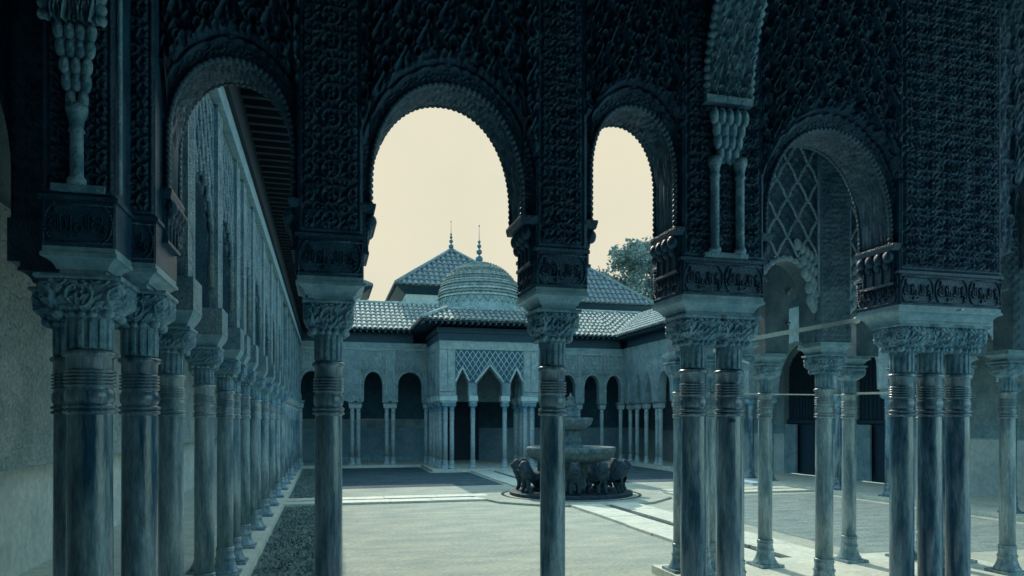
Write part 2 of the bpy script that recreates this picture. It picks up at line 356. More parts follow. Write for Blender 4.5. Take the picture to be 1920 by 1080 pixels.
g = MB(); g.lathe([(2.45, 0), (2.45, .046)], FX, FY, 12, smooth=False); struct(g, 'fountain_paving', 'gravel', 'round white paving under the fountain')
g = MB(); g.box(5.785, 5.975, 8.06, FY - 2.35, -.05, .012); g.box(5.785, 5.975, FY + 2.35, 25.6, -.05, .012)
g.box(-.86, FX - 2.35, FY - .095, FY + .095, -.05, .012); g.box(FX + 2.35, 12.4, FY - .095, FY + .095, -.05, .012)
th = np.linspace(0, 2*math.pi, 49); P = np.stack([np.stack([FX + r*np.cos(th), FY + r*np.sin(th), np.full(49, .050)], -1) for r in (1.66, 1.74)]); g.grid(P, False)
struct(g, 'water_channel', 'water', 'narrow dark water channels crossing at the fountain')
# weeds and clods in the soil strip
g = MB(); V = []; F = []
for k in range(15000):
    x = random.uniform(-.86, .0) if k % 5 else random.uniform(-.3, .15); y = 4.8 + 24*random.random()**1.3
    if 16.2 < y < 17.7: continue
    a = random.uniform(0, 6.28); L = random.uniform(.006, .025); hh = random.uniform(.008, .05)
    i = len(V); V += [(x - L*math.cos(a), y - L*math.sin(a), 0), (x + L*math.cos(a), y + L*math.sin(a), 0), (x + random.uniform(-.03, .03), y + random.uniform(-.03, .03), hh)]; F.append((i, i + 1, i + 2))
g.add(V, F); o = g.build('grass', 'grassm'); tag(o, 'short weeds and clods on the soil and worn ground', 'grass', kind='stuff')

# ------------------------------------------------------------------ near arcade (the dark arches we look through)
YF = 4.14; WT = 5.0
def cord(parent, name, m, pts, r, bead, n=8, side=Vector((0, 1, 0))):
    d = [0]
    for p, q in zip(pts, pts[1:]): d.append(d[-1] + (q - p).length)
    K = max(8, int(d[-1]/(bead/7))); dd = np.linspace(0, d[-1], K); P = np.stack([np.interp(dd, d, [p[i] for p in pts]) for i in range(3)], 1)
    T = np.gradient(P, axis=0); T /= np.linalg.norm(T, axis=1)[:, None] + 1e-9; s_ = np.array(side)[None]; Nn = np.cross(T, s_); Nn /= np.linalg.norm(Nn, axis=1)[:, None] + 1e-9
    rr = r*(.45 + .85*np.abs(np.sin(dd*math.pi/bead))**.6); a = np.linspace(0, 2*math.pi, n + 1)
    G = P[:, None] + rr[:, None, None]*(np.cos(a)[None, :, None]*Nn[:, None] + 1.2*np.sin(a)[None, :, None]*s_[None])
    mb = MB(); mb.grid(G); return mb.build(name, m, parent)
TXT = None
near = thing('near_arcade', (2, 4.3, P0), 'dark carved arcade framing the view, its arches and piers above the near columns', 'arcade')
piers = [(-.155, .20), (1.22, 1.543), (2.19, 2.77), (3.84, 4.72)]
opens = [(-.50, .325), (.695, .455), (1.872, .29), (3.31, .50)]
spans = [(-.85, -.155), (.20, 1.22), (1.543, 2.19), (2.77, 3.84)]
ZC = EYE + 1.23                                # top of the corbels
def ringfn(ops, base, bead=.05):
    def f(X, Z):
        h = base(X, Z)
        for c, a, sp, ap, k in ops:
            qz = np.clip(Z - sp, 0, None)/(ap - sp); r = np.hypot((X - c)/a, qz)
            dd = (r - 1)*a*np.where(qz > .9, 1.1, 1)
            ang = np.arctan2(qz*(ap - sp), X - c)*a + Z*.5
            rope = .03*rdg(dd - .075, .014)*(.75 + .25*np.sin(ang*2*math.pi/bead))  + .02*rdg(dd, .012)
            h = np.where((dd < .095), rope + vine(X, Z, .045, .008)*(dd > .02)*(dd < .06), h)
            cusp = .03*rdg(np.hypot(X - c, (Z - ap - .13)*.8), .035); h = np.maximum(h, cusp)
        return h
    return f
for (c, a), (s0, s1) in zip(opens, spans):
    ap = EYE + 1.985; sp = max(ap - 1.25*a - .08, EYE + 1.30)
    ops = [(c, a, sp, ap, 'round')]
    w = (s1 - s0)/max(1, round((s1 - s0)/.25))
    fn = ringfn(ops, lambda X, Z, s0=s0, w=w: .004 + sebka(X - s0 + w*.5, Z - ZC + .05, w, .165, .10))
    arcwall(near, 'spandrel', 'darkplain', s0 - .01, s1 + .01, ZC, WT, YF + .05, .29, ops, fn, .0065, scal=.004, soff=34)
    # beaded rims on both edges of the soffit, each one continuous moulded cord
    for yy, rr in ((YF + .042, .013), (YF + .337, .011)):
        L = sp - ZC; pts = [(c - a + .004, ZC + L*i/40) for i in range(40)]
        pts += [(c - (a - .004)*math.copysign(abs(math.cos(t))**(2/2.15), math.cos(t)), sp + (ap - sp - .004)*math.sin(t)**(2/2.15)) for t in np.linspace(.0, math.pi, 260)]
        pts += [(c + a - .004, sp - L*i/40) for i in range(1, 41)]
        cord(near, 'arch_rim', 'soffit', [Vector((x, yy, z)) for x, z in pts], rr, .034)
    # corbels with hanging bulbs and small colonnettes
    for sgn, xw in ((1, s0), (-1, s1)):
        mb = MB(); e = c - sgn*a; x1 = e + sgn*.02
        lo, hi = min(xw, x1), max(xw, x1)
        mb.loft([(ZC - .045, lo - .004, hi + .004, YF + .0, YF + .34), (ZC - .01, lo - .01, hi + .012, YF - .01, YF + .35), (ZC + .004, lo - .01, hi + .012, YF - .01, YF + .35)])
        mb.box(min(xw, xw + sgn*.02), max(xw, xw + sgn*.02), YF + .03, YF + .33, EYE + .96, ZC - .045)
        for j in range(4):
            yy = YF + .05 + j*.085
            mb.ball((xw + sgn*.045, yy, ZC - .085), .036, 10, (1, 1, 1.2)); mb.ball((xw + sgn*.025, yy + .035, ZC - .13), .030, 10, (1, 1, 1.3))
            mb.tube((xw + sgn*.024, yy, EYE + .97), (xw + sgn*.024, yy, ZC - .12), .009, n=8)
        mb.box(min(xw, xw + sgn*.035), max(xw, xw + sgn*.035), YF + .02, YF + .34, EYE + .95, EYE + .968)
        mb.build('corbel', 'darkplain', near)
def lettering(name, parent, w, h, frame, m, depth=.012):
    """the carved Arabic motto of the bands, as raised strokes filling a w x h field; frame(u, d, v) -> world"""
    global TXT
    if TXT is None:
        cu = bpy.data.curves.new('motto', 'FONT'); cu.body = '\uFDF2 \uFEFB\uFE87 \uFE90\uFEDF\uFE8E\uFECF \uFEFB\uFEED'
        cu.size = 1; cu.extrude = .5; cu.resolution_u = 2
        to = bpy.data.objects.new('motto', cu); C.objects.link(to); bpy.context.view_layer.update()
        me = to.to_mesh(); V = np.zeros(len(me.vertices)*3); me.vertices.foreach_get('co', V); V = V.reshape(-1, 3)
        F = [tuple(p.vertices) for p in me.polygons]; to.to_mesh_clear(); bpy.data.objects.remove(to)
        if len(V):
            lo, hi = V.min(0), V.max(0); V = (V - lo)/(hi - lo)
        TXT = (V, F)
    V, F = TXT; mb = MB()
    n = max(1, round(w/.26)); pad = .06
    if len(V):
        for k in range(n):
            a = w*(k + .10)/n; b = w*(k + .90)/n
            P = np.array([frame(a + (b - a)*v[0], depth*v[2], h*(.17 + .66*v[1])) for v in V]); mb.add(P, F)
    # cartouche lines round the writing
    for k in range(n):
        a, b = w*k/n + .006, w*(k + 1)/n - .006; r = h*.40; cx0, cx1 = a + r*.7, b - r*.7; pts = []
        for i in range(29):
            t = 2*math.pi*i/28; cxx = cx1 if math.cos(t) > 0 else cx0
            pts.append((cxx + r*.65*math.cos(t), h/2 + r*1.05*math.sin(t)))
        for p, q in zip(pts, pts[1:] + pts[:1]):
            mb.tube(frame(p[0], depth*.4, p[1]), frame(q[0], depth*.4, q[1]), .0045, n=5)
    for u0, v0, u1, v1 in ((0, .02, w, .02), (0, h - .02, w, h - .02), (.005, 0, .005, h), (w - .005, 0, w - .005, h)):
        mb.tube(frame(u0, .002, v0), frame(u1, .002, v1), .005, n=6)
    return mb.build(name, m, parent)
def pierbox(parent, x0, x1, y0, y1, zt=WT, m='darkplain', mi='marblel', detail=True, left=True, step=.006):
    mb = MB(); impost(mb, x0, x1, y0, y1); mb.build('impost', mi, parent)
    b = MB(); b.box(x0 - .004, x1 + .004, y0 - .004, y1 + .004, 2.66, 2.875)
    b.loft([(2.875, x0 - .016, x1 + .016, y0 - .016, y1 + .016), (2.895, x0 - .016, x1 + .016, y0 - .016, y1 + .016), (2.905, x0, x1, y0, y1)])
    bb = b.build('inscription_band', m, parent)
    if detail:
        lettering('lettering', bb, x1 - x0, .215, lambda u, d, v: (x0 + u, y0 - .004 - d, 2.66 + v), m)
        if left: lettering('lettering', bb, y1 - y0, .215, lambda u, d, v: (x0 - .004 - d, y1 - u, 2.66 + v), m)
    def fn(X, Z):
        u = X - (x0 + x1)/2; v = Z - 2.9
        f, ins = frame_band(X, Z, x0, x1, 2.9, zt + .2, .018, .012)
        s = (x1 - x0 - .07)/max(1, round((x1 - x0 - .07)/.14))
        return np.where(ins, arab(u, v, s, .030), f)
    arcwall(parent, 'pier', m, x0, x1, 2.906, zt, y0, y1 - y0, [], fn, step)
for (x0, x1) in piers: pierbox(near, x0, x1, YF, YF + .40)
# corner cluster piers on the left
pierbox(near, -1.20, -.85, YF - .12, YF + .40, left=False)
pierbox(near, -1.262, -.962, 3.73, YF - .125, left=False)
mb = MB(); mb.tube((-.947, 3.75, 2.92), (-.947, 3.75, WT), .012); mb.build('corner_bead', 'capital', near)
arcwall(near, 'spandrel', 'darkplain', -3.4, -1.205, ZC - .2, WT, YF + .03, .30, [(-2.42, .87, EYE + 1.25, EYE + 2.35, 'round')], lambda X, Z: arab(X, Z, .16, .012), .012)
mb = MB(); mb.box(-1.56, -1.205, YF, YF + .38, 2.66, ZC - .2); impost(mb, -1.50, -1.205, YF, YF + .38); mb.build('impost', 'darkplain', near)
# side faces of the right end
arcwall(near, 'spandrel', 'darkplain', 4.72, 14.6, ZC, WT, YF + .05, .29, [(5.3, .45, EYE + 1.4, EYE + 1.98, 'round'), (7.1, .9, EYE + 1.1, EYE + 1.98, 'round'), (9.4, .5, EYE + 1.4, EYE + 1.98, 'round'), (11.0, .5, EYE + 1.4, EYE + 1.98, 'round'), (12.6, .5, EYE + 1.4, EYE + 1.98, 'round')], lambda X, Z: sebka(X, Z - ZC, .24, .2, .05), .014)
for x0, x1 in ((5.82, 6.12), (8.05, 8.75), (9.98, 10.4), (11.6, 12.0), (13.2, 13.6)): pierbox(near, x0, x1, YF, YF + .38, detail=False, step=.02)
# timber cornice and frieze along the top
mb = MB(); mb.box(-3.4, 14.6, YF - .02, YF + .42, WT + .002, WT + .10); mb.box(-3.4, 14.6, YF - .07, YF + .42, WT + .102, WT + .2); mb.box(-3.4, 14.6, YF - .03, YF + .42, WT + .202, 5.45); mb.build('timber_cornice', 'wood', near)
# niches with colonnettes on two piers, and the ribs that spring from them toward the viewer
def hoods(mb, x0, x1, y, z, n, r=.030, hz=1.9):
    for k in range(n):
        x = x0 + (x1 - x0)*(k + .5)/n
        mb.ball((x, y, z), r, 12, (1, .8, hz)); mb.ball((x, y - r*.55, z + r*.5), r*.55, 10, (1, .7, 1.5))
        if k: mb.ball((x - (x1 - x0)/n*.5, y + .01, z - r*1.1), r*.6, 10, (1, .7, 1.8))
def niche(x0, x1, yf, cols, zb=EYE + 1.05, zt=EYE + 2.05, ch=.60):
    mb = MB(); mb.box(x0, x1, yf - .035, yf - .002, zb, zb + .03); mb.build('ledge', 'capital', near)
    if ch > .5: mb = MB(); mb.box(x0 - .01, x1 + .01, yf - .075, yf - .002, zt - .03, zt + .015); mb.build('ledge', 'capital', near)
    for cx in cols:
        mb = MB(); mb.lathe([(.040, 0), (.040, .02), (.028, .035), (.028, ch - .13), (.036, ch - .12), (.028, ch - .10), (.032, ch - .07), (.046, ch - .03), (.046, ch)], cx, yf - .040, 16, zb + .03); mb.build('colonnette', 'capital', near)
    mb = MB(); z = zb + ch + .06; rows = int((zt - .05 - z)/.075) + 1; cm = sum(cols)/len(cols)
    for r in range(rows):
        f = (r + 1)/rows; a = cm + (x0 + .02 - cm)*(.45 + .55*f); b = cm + (x1 - .02 - cm)*(.45 + .55*f)
        hoods(mb, a, b, yf - .03 - .035*f, z + r*.075, (3 if len(cols) > 1 else 2) + (r + 1)//2, .030 if len(cols) > 1 else .024)
    mb.build('muqarnas', 'capital', near)
def rib(x0, x1, yf, z0, R, Hh):
    """half arch springing from the pier face and rising toward the back wall, muqarnas hoods on its soffit"""
    n = 260; tt = np.linspace(0, math.pi/2, n); Yc = yf - .02 - R*(1 - np.cos(tt)); Zc = z0 + Hh*np.sin(tt)
    ux = np.linspace(0, 1, 60); U, T = np.meshgrid(ux, tt); Yg = yf - .02 - R*(1 - np.cos(T)); Zg = z0 + Hh*np.sin(T)
    L = T/(math.pi/2)*1.9
    d = .075*sebka((U*(x1 - x0)), L*1.0, (x1 - x0)/2, .16, 1.0) - .03
    ny, nz = np.cos(T)*0 - np.sin(math.pi/2 - T), -np.sin(T)*.6
    P = np.stack([x0 + U*(x1 - x0), Yg + d*ny, Zg + d*nz], -1)
    mb = MB(); mb.grid(P); mb.build('rib_soffit', 'capital', near)
    for x in (x0, x1): cord(near, 'arch_rim', 'capital', [Vector((x, yf - .02 - R*(1 - math.cos(t)), z0 + Hh*math.sin(t))) for t in np.linspace(0, math.pi/2, 90)], .020, .05, side=Vector((1, 0, 0)))
    mb = MB()
    for x in (x0 + .004, x1 - .004):
        P = np.stack([np.stack([np.full(n, x), Yc, Zc + .01], -1), np.stack([np.full(n, x), Yc, np.full(n, 5.45)], -1)]); mb.grid(P, False)
    mb.build('rib_wall', 'dark', near)
niche(2.33, 2.64, YF, (2.395, 2.575)); rib(2.35, 2.66, YF, EYE + 2.07, 1.9, 1.45)
niche(-1.22, -1.0, 3.73, (-1.11,), EYE + 1.06, EYE + 1.84, .36); rib(-1.225, -1.0, 3.66, EYE + 1.80, 1.9, 1.9)

NG = 'columns carrying the near arcade'
def chip(o):
    mb = MB(); mb.ball((o.location.x - .012, o.location.y - .070, 1.855), .024, 10, (1.3, .55, .8)); mb.ball((o.location.x + .02, o.location.y - .068, 1.838), .015, 8, (1.2, .6, .8)); mb.build('chip', 'wood', o)
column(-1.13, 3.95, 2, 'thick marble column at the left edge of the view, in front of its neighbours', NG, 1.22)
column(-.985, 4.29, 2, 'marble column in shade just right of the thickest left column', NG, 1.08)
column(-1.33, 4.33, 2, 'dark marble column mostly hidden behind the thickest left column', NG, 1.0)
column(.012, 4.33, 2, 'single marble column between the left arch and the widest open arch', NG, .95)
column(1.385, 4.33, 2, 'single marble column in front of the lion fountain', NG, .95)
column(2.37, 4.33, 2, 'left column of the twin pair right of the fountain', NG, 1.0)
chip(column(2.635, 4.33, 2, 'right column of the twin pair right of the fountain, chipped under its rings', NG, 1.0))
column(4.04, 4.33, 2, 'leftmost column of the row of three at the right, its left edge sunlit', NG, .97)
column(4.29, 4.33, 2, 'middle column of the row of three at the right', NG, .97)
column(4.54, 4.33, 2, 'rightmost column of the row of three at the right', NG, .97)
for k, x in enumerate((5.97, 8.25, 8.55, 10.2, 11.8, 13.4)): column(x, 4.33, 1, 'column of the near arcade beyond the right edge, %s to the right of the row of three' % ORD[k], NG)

# ------------------------------------------------------------------ gallery we stand in: back wall, left wall, ceilings
w = thing('left_gallery_wall', (-3.5, 14, 0), 'long plain wall of the left gallery with a tiled band above its dado line', 'wall')
mb = MB(); mb.box(-3.7, -3.4, -1.6, 31.9, 0, 1.31); mb.build('dado', 'leftwall', w)
mb = MB(); mb.box(-3.7, -3.38, -1.6, 31.9, 1.312, 1.36); mb.build('dado_border', 'marblel', w)
arcwall(w, 'wall_panel', 'leftpanel', -1.6, 31.9, 1.362, 4.0, -3.4, -.3, [], lambda X, Z: .03*np.clip(3*np.sin(X*26)*np.sin(Z*26) + np.sin(X*52 + 1)*np.sin(Z*52), 0, 1), .03, axis='y', face=-1)
mb = MB(); mb.box(-3.7, -3.4, -1.6, 31.9, 4.002, 5.5); mb.build('upper_wall', 'stucco', w)
w = thing('rear_gallery_wall', (5, -1.6, 0), 'unseen dark wall of the near gallery, cut short to let in side light', 'wall')
mb = MB(); mb.box(-3.4, 6.4, -1.9, -1.6, 0, 5.5); mb.build('wall_panel', 'wood', w)  # wall stops early so light reaches the near columns from the right
ce = thing('gallery_ceiling', (0, 4, 5.45), 'dark timber ceilings with close joists over the galleries', 'ceiling')
mb = MB(); mb.box(-3.4, 6.9, -1.6, YF - .08, 5.46, 5.52); mb.box(-3.4, -.98, YF + .45, 31.9, 5.46, 5.52); mb.box(12.85, 15.1, YF + .45, 31.9, 5.46, 5.52); mb.box(-.97, 12.84, 29.5, 31.9, 5.46, 5.52); mb.build('boards', 'wood', ce)  # near ceiling cut short too, an added opening for side light
mb = MB(); x = -3.3
while x < 6.8: mb.box(x, x + .09, -1.6, YF - .08, 5.36, 5.457); x += .3
mb.build('joists', 'wood', ce)

# ------------------------------------------------------------------ roof tiles
def tiles(mb, e0, e1, r0, r1, sp=.21, seg=.42, rad=.075):
    """rows of barrel tiles from the eave line e0-e1 up to the ridge line r0-r1 (trapezium)"""
    e0, e1, r0, r1 = map(Vector, (e0, e1, r0, r1)); ax = (e1 - e0).normalized(); L = (e1 - e0).length
    up = (r0 - e0) - ax*(r0 - e0).dot(ax); H = up.length; up.normalize(); nn = ax.cross(up)
    if nn.z < 0: nn = -nn
    a0, a1 = (r0 - e0).dot(ax), (r1 - e0).dot(ax)
    mb.add([tuple(p - nn*.02) for p in (e0, e1, r1, r0)], [(0, 1, 2, 3)])
    mb.add([tuple(p - nn*.06) for p in (e0, e1, r1, r0)], [(0, 1, 2, 3)])
    n = int(L/sp); i0 = int(math.floor(min(0, a0)/L*n)); i1 = int(math.ceil(max(L, a1)/L*n))
    for i in range(i0, i1):
        s = (i + .5)*L/n; hm = H; hs = -.04
        if s < 0: hs = H*s/a0
        if s > L: hs = H*(s - L)/(a1 - L)
        if s < a0: hm = H*s/max(a0, 1e-6)
        if s > a1: hm = min(hm, H*(L - s)/max(L - a1, 1e-6)) if a1 < L else 0
        k = 0; h = hs
        while h < hm:
            h2 = min(h + seg, hm + .02); r0_, r1_ = rad*(1.08 + random.uniform(-.05, .08)), rad*.82; V = []
            dx = random.uniform(-.008, .008)
            for hh, rr, lift in ((h, r0_, .018), (h2 + .03, r1_, 0)):
                for j in range(7):
                    t = math.pi*j/6; V.append(tuple(e0 + ax*(s + dx + rr*math.cos(t)) + up*hh + nn*(rr*.8*math.sin(t) + lift)))
            mb.add(V, [(j, j + 1, 8 + j, 7 + j) for j in range(6)] + [tuple(range(7))], True); h += seg
def hip(mb, a, b, r=.09): mb.tube(a, b, r, r, 8)
EZ, RZ = 5.5, 6.9
def eave(parent, x0, x1, y0, y1, axis, wallpos, edge, m='wood'):
    """timber frieze and rafters under a roof edge"""
    mb = MB(); d = 1 if edge > wallpos else -1
    if axis == 'x':                       # eave runs along X, wall at Y=wallpos
        mb.box(x0, x1, min(wallpos, wallpos + d*.04), max(wallpos, wallpos + d*.04) + .0, 5.0, 5.40)
        mb.box(x0, x1, min(edge, wallpos), max(edge, wallpos), 5.445, 5.465); x = x0
        while x < x1: mb.box(x, x + .07, min(edge - d*.05, wallpos), max(edge - d*.05, wallpos), 5.36, 5.444); x += .24
    else:
        mb.box(min(wallpos, wallpos + d*.04), max(wallpos, wallpos + d*.04), y0, y1, 5.0, 5.40)
        mb.box(min(edge, wallpos), max(edge, wallpos), y0, y1, 5.445, 5.465); y = y0
        while y < y1: mb.box(min(edge - d*.05, wallpos), max(edge - d*.05, wallpos), y, y + .07, 5.36, 5.444); y += .24
    mb.build('timber_eave', m, parent)

def scale_net(parent, name, m, x0, x1, z0, z1, y, w, h, r, inside, axis='x'):
    mb = MB()
    for j in range(int((z1 - z0)/h) + 2):
        n = int((x1 - x0)/w) + 2
        for i in range(-1, n):
            cx = x0 + (i + (j % 2)*.5)*w; pts = []
            for k in range(17):
                q = -1 + k/8; x = cx + q*w/2; z = z0 + j*h + h*1.02*(1 - abs(q)**1.5) + .012*abs(math.sin(q*2.5*math.pi)); pts.append((x, z))
            for p, q in zip(pts, pts[1:]):
                if all(x0 < a < x1 and z0 < b < z1 and inside(a, b) for a, b in (p, q)): mb.tube(*[((e_[0], y, e_[1]) if axis == 'x' else (y, e_[0], e_[1])) for e_ in (p, q)], r, n=5)
    for p, q in (((x0, z0), (x0, z1)), ((x1, z0), (x1, z1)), ((x0, z1 - r), (x1, z1 - r))):    # the moulding that frames the net
        mb.tube(*[((e_[0], y, e_[1]) if axis == 'x' else (y, e_[0], e_[1])) for e_ in (p, q)], r*1.2, n=5)
    return mb.build(name, m, parent)

# ------------------------------------------------------------------ left arcade (receding)
LX = -1.12; la = thing('left_arcade', (LX, 17, 0), 'long carved arcade receding along the left side of the court', 'arcade')
LY = [5.8, 7.3, 8.75, 9.45, 10.6, 12.3, 14.0, 15.7, 17.4, 19.3, 21.0, 22.6, 24.2, 25.8, 27.4, 28.9]
ops = []; ys = [4.4] + LY
for a, b in zip(ys, ys[1:]):
    g_ = b - a
    if g_ > 1.0: ops.append(((a + b)/2, g_/2 - .17, EYE + 1.10 + (.95 - g_/2*.75), EYE + 2.05, 'round' if (int(a*10) % 3) else 5))
arcwall(la, 'arcade_wall', 'recess', 4.56, 29.2, 2.66, 5.0, LX + .02, .22, ops, lambda Y, Z: sebka(Y, Z - 3.0, .30, .24, .05), .02, axis='y', face=-1)
for y in LY:
    arcwall(la, 'pilaster', 'stuccoside', y - .15, y + .15, 2.901, 4.79, LX + .125, .10, [], lambda Y, Z, y=y: np.where(np.abs(Y - y) < .11, arab(Y - y, Z, .15, .02), .018), .016 if y < 11 else .04, axis='y', face=-1)
def open_z(y): return max([0] + [float(arch_z(np.array([y]), *o)[0]) for o in ops])
for k, (a, b) in enumerate(zip(ys, ys[1:])):
    if b - a > .6 and k < 9:
        scale_net(la, 'sebka_net', 'stuccoside', a + .16, b - .16, 3.1, 4.78, LX + .085, .22, .20, .024 if k < 4 else .03, lambda y, z: z > open_z(y) + .03, 'y')
mb = MB(); mb.box(LX + .101, LX + .185, 4.56, 28.95, 4.80, 4.998); mb.build('cornice', 'marblel', la)
for y in LY:
    mb = MB(); mb.loft([(2.543, LX - .13, LX + .13, y - .13, y + .13), (2.57, LX - .13, LX + .14, y - .14, y + .14), (2.62, LX - .16, LX + .17, y - .17, y + .17), (2.658, LX - .17, LX + .185, y - .19, y + .19)]); mb.build('impost', 'marblel', la)
    b = MB(); b.box(LX - .155, LX + .185, y - .19, y + .19, 2.662, 2.90); b.build('inscription_band', 'stuccoside', la)
for k, y in enumerate(LY): column(LX + (0, 0)[k % 2], y, 2 if k < 5 else (1 if k < 10 else 0), '%s column of the long left arcade counted from the near end' % ORD[k], 'columns of the left arcade', 1.05 if k < 10 else 1.0, 'marblepale')
column(LX - .27, 9.0, 1, 'column standing behind the third one of the left arcade', 'columns of the left arcade', 1., 'marblepale')
eave(la, 0, 0, 4.6, 28.6, 'y', LX + .19, -.25, 'woodblack')
mb = MB(); tiles(mb, (-.25, 4.6, EZ), (-.25, 28.5, EZ), (-2.3, 4.6, RZ), (-2.3, 30.9, RZ), .25, .6); mb.box(-3.7, -2.3, -1.8, 31.9, 5.53, 6.85); mb.build('roof', 'tile', la)

# ------------------------------------------------------------------ far arcade
FYW = 29.3; fa = thing('far_arcade', (6, FYW, 0), 'shaded arcade with round arches closing the far end of the court', 'arcade')
fo = [(-.58, .40), (1.81, .36), (3.28, .48), (11.10, .34), (12.12, .34), (10.0, .34)]
ops = [(c, a, EYE + 1.42, EYE + 1.97, 'round') for c, a in fo]
def ffn(X, Z):
    h = vine(X, Z, .11, .012)
    for c, a in fo:
        m_ = (np.abs(X - c) < a + .12) & (Z > 3.9) & (Z < 4.70); h = np.where(m_, sebka(X - c, Z, .24, .2, .045), h)
        r = np.hypot((X - c)/a, np.clip(Z - 3.27, 0, None)/.55); h = np.where(np.abs(r - 1.1) < .09, .03, h)
        e = np.minimum(np.abs(np.abs(X - c) - a - .17), 9); h = np.where(e < .02, .02, h)
    return np.where(Z > 4.72, .025 + vine(X, Z, .09, .01), h)
arcwall(fa, 'arcade_wall', 'stucco', -1.0, 12.6, 2.66, 5.0, FYW - .15, .30, ops, ffn, .03)
for c_, a_ in fo:
    if c_ > -.2: scale_net(fa, 'sebka_net', 'bandm', c_ - a_ - .1, c_ + a_ + .1, 3.75, 4.68, FYW - .20, .22, .20, .014, lambda x, z, c_=c_, a_=a_: z > float(arch_z(np.array([x]), c_, a_, EYE + 1.42, EYE + 1.97, 'round')[0]) + .08)
    ed = MB(); pts = [(c_ - (a_ + .05)*math.cos(t), EYE + 1.42 + .60*math.sin(t)) for t in np.linspace(0, math.pi, 15)]
    for p_, q_ in zip(pts, pts[1:]): ed.tube((p_[0], FYW - .18, p_[1]), (q_[0], FYW - .18, q_[1]), .028, n=6)
    ed.build('arch_edging', 'bandm', fa)
    for sg in (-1, 1):
        ed = MB(); ed.box(c_ + sg*(a_ + .16) - .02, c_ + sg*(a_ + .16) + .02, FYW - .19, FYW - .15, 2.9, 4.70); ed.build('moulding', 'bandm', fa)
ed = MB(); ed.box(-1.0, 12.6, FYW - .19, FYW - .15, 4.71, 4.76); ed.build('moulding', 'bandm', fa)
fc = [-1.0, -.2, .99, 1.23, 2.35, 2.61, 3.95, 7.85, 9.5, 10.55, 11.62, 12.5]
for x in fc:
    mb = MB(); impost(mb, x - .17, x + .17, FYW - .17, FYW + .17); mb.build('impost', 'stucco', fa)
for k, x in enumerate(fc): column(x, FYW, 0, '%s column from the left in the shaded far arcade' % ORD[k], 'columns of the far arcade')
eave(fa, -.9, 3.4, 0, 0, 'x', FYW - .155, 28.6); eave(fa, 8.3, 12.4, 0, 0, 'x', FYW - .155, 28.6)
mb = MB(); tiles(mb, (-.25, 28.6, EZ), (12.0, 28.6, EZ), (-2.6, 31.1, RZ), (14.3, 31.1, RZ), .2, .36)
hip(mb, (-2.6, 31.1, RZ + .03), (14.3, 31.1, RZ + .03), .07); mb.build('roof', 'tile', fa)
w = thing('far_gallery_wall', (6, 31.9, 0), 'back wall of the far gallery with a dotted tile band', 'wall')
mb = MB(); mb.box(-3.4, 5.0, 31.9, 32.2, 0, 1.55); mb.box(6.7, 15.1, 31.9, 32.2, 0, 1.55); mb.build('dado', 'dado', w)
arcwall(w, 'tile_band', 'stucco', -3.4, 5.0, 1.552, 1.95, 31.9, .3, [], lambda X, Z: .03*rdg(np.hypot((X/.2 % 1 - .5)*.2, (Z/.13 % 1 - .5)*.13), .035), .03)
mb = MB(); mb.box(-3.4, 5.0, 31.9, 32.2, 1.952, 5.5); mb.box(6.7, 15.1, 31.9, 32.2, 1.552, 5.5); mb.box(5.0, 6.7, 31.9, 32.2, 3.6, 5.5); mb.build('upper_wall', 'recess', w)
mb = MB(); mb.box(4.98, 6.72, 31.98, 32.1, .1, 3.6); mb.build('door', 'door', w)
# patches on the dado where plaster has fallen away
mb = MB()
for x0_, x1_ in ((.2, 1.9), (2.0, 3.6)):
    n = 14; pts = [(x0_ + (x1_ - x0_)*i/n, .16 + .22*abs(math.sin(i*.9 + x0_))*random.uniform(.5, 1.2)) for i in range(n + 1)]
    V = [(p[0], 31.894, .12) for p in pts] + [(p[0], 31.894, p[1]) for p in pts] + [(p[0], 31.899, .12) for p in pts] + [(p[0], 31.899, p[1]) for p in pts]
    m_ = n + 1; mb.add(V, [(i, i + 1, m_ + i + 1, m_ + i) for i in range(n)] + [(m_ + i, m_ + i + 1, 3*m_ + i + 1, 3*m_ + i) for i in range(n)])
mb.build('bare_patch', 'marblel', w)

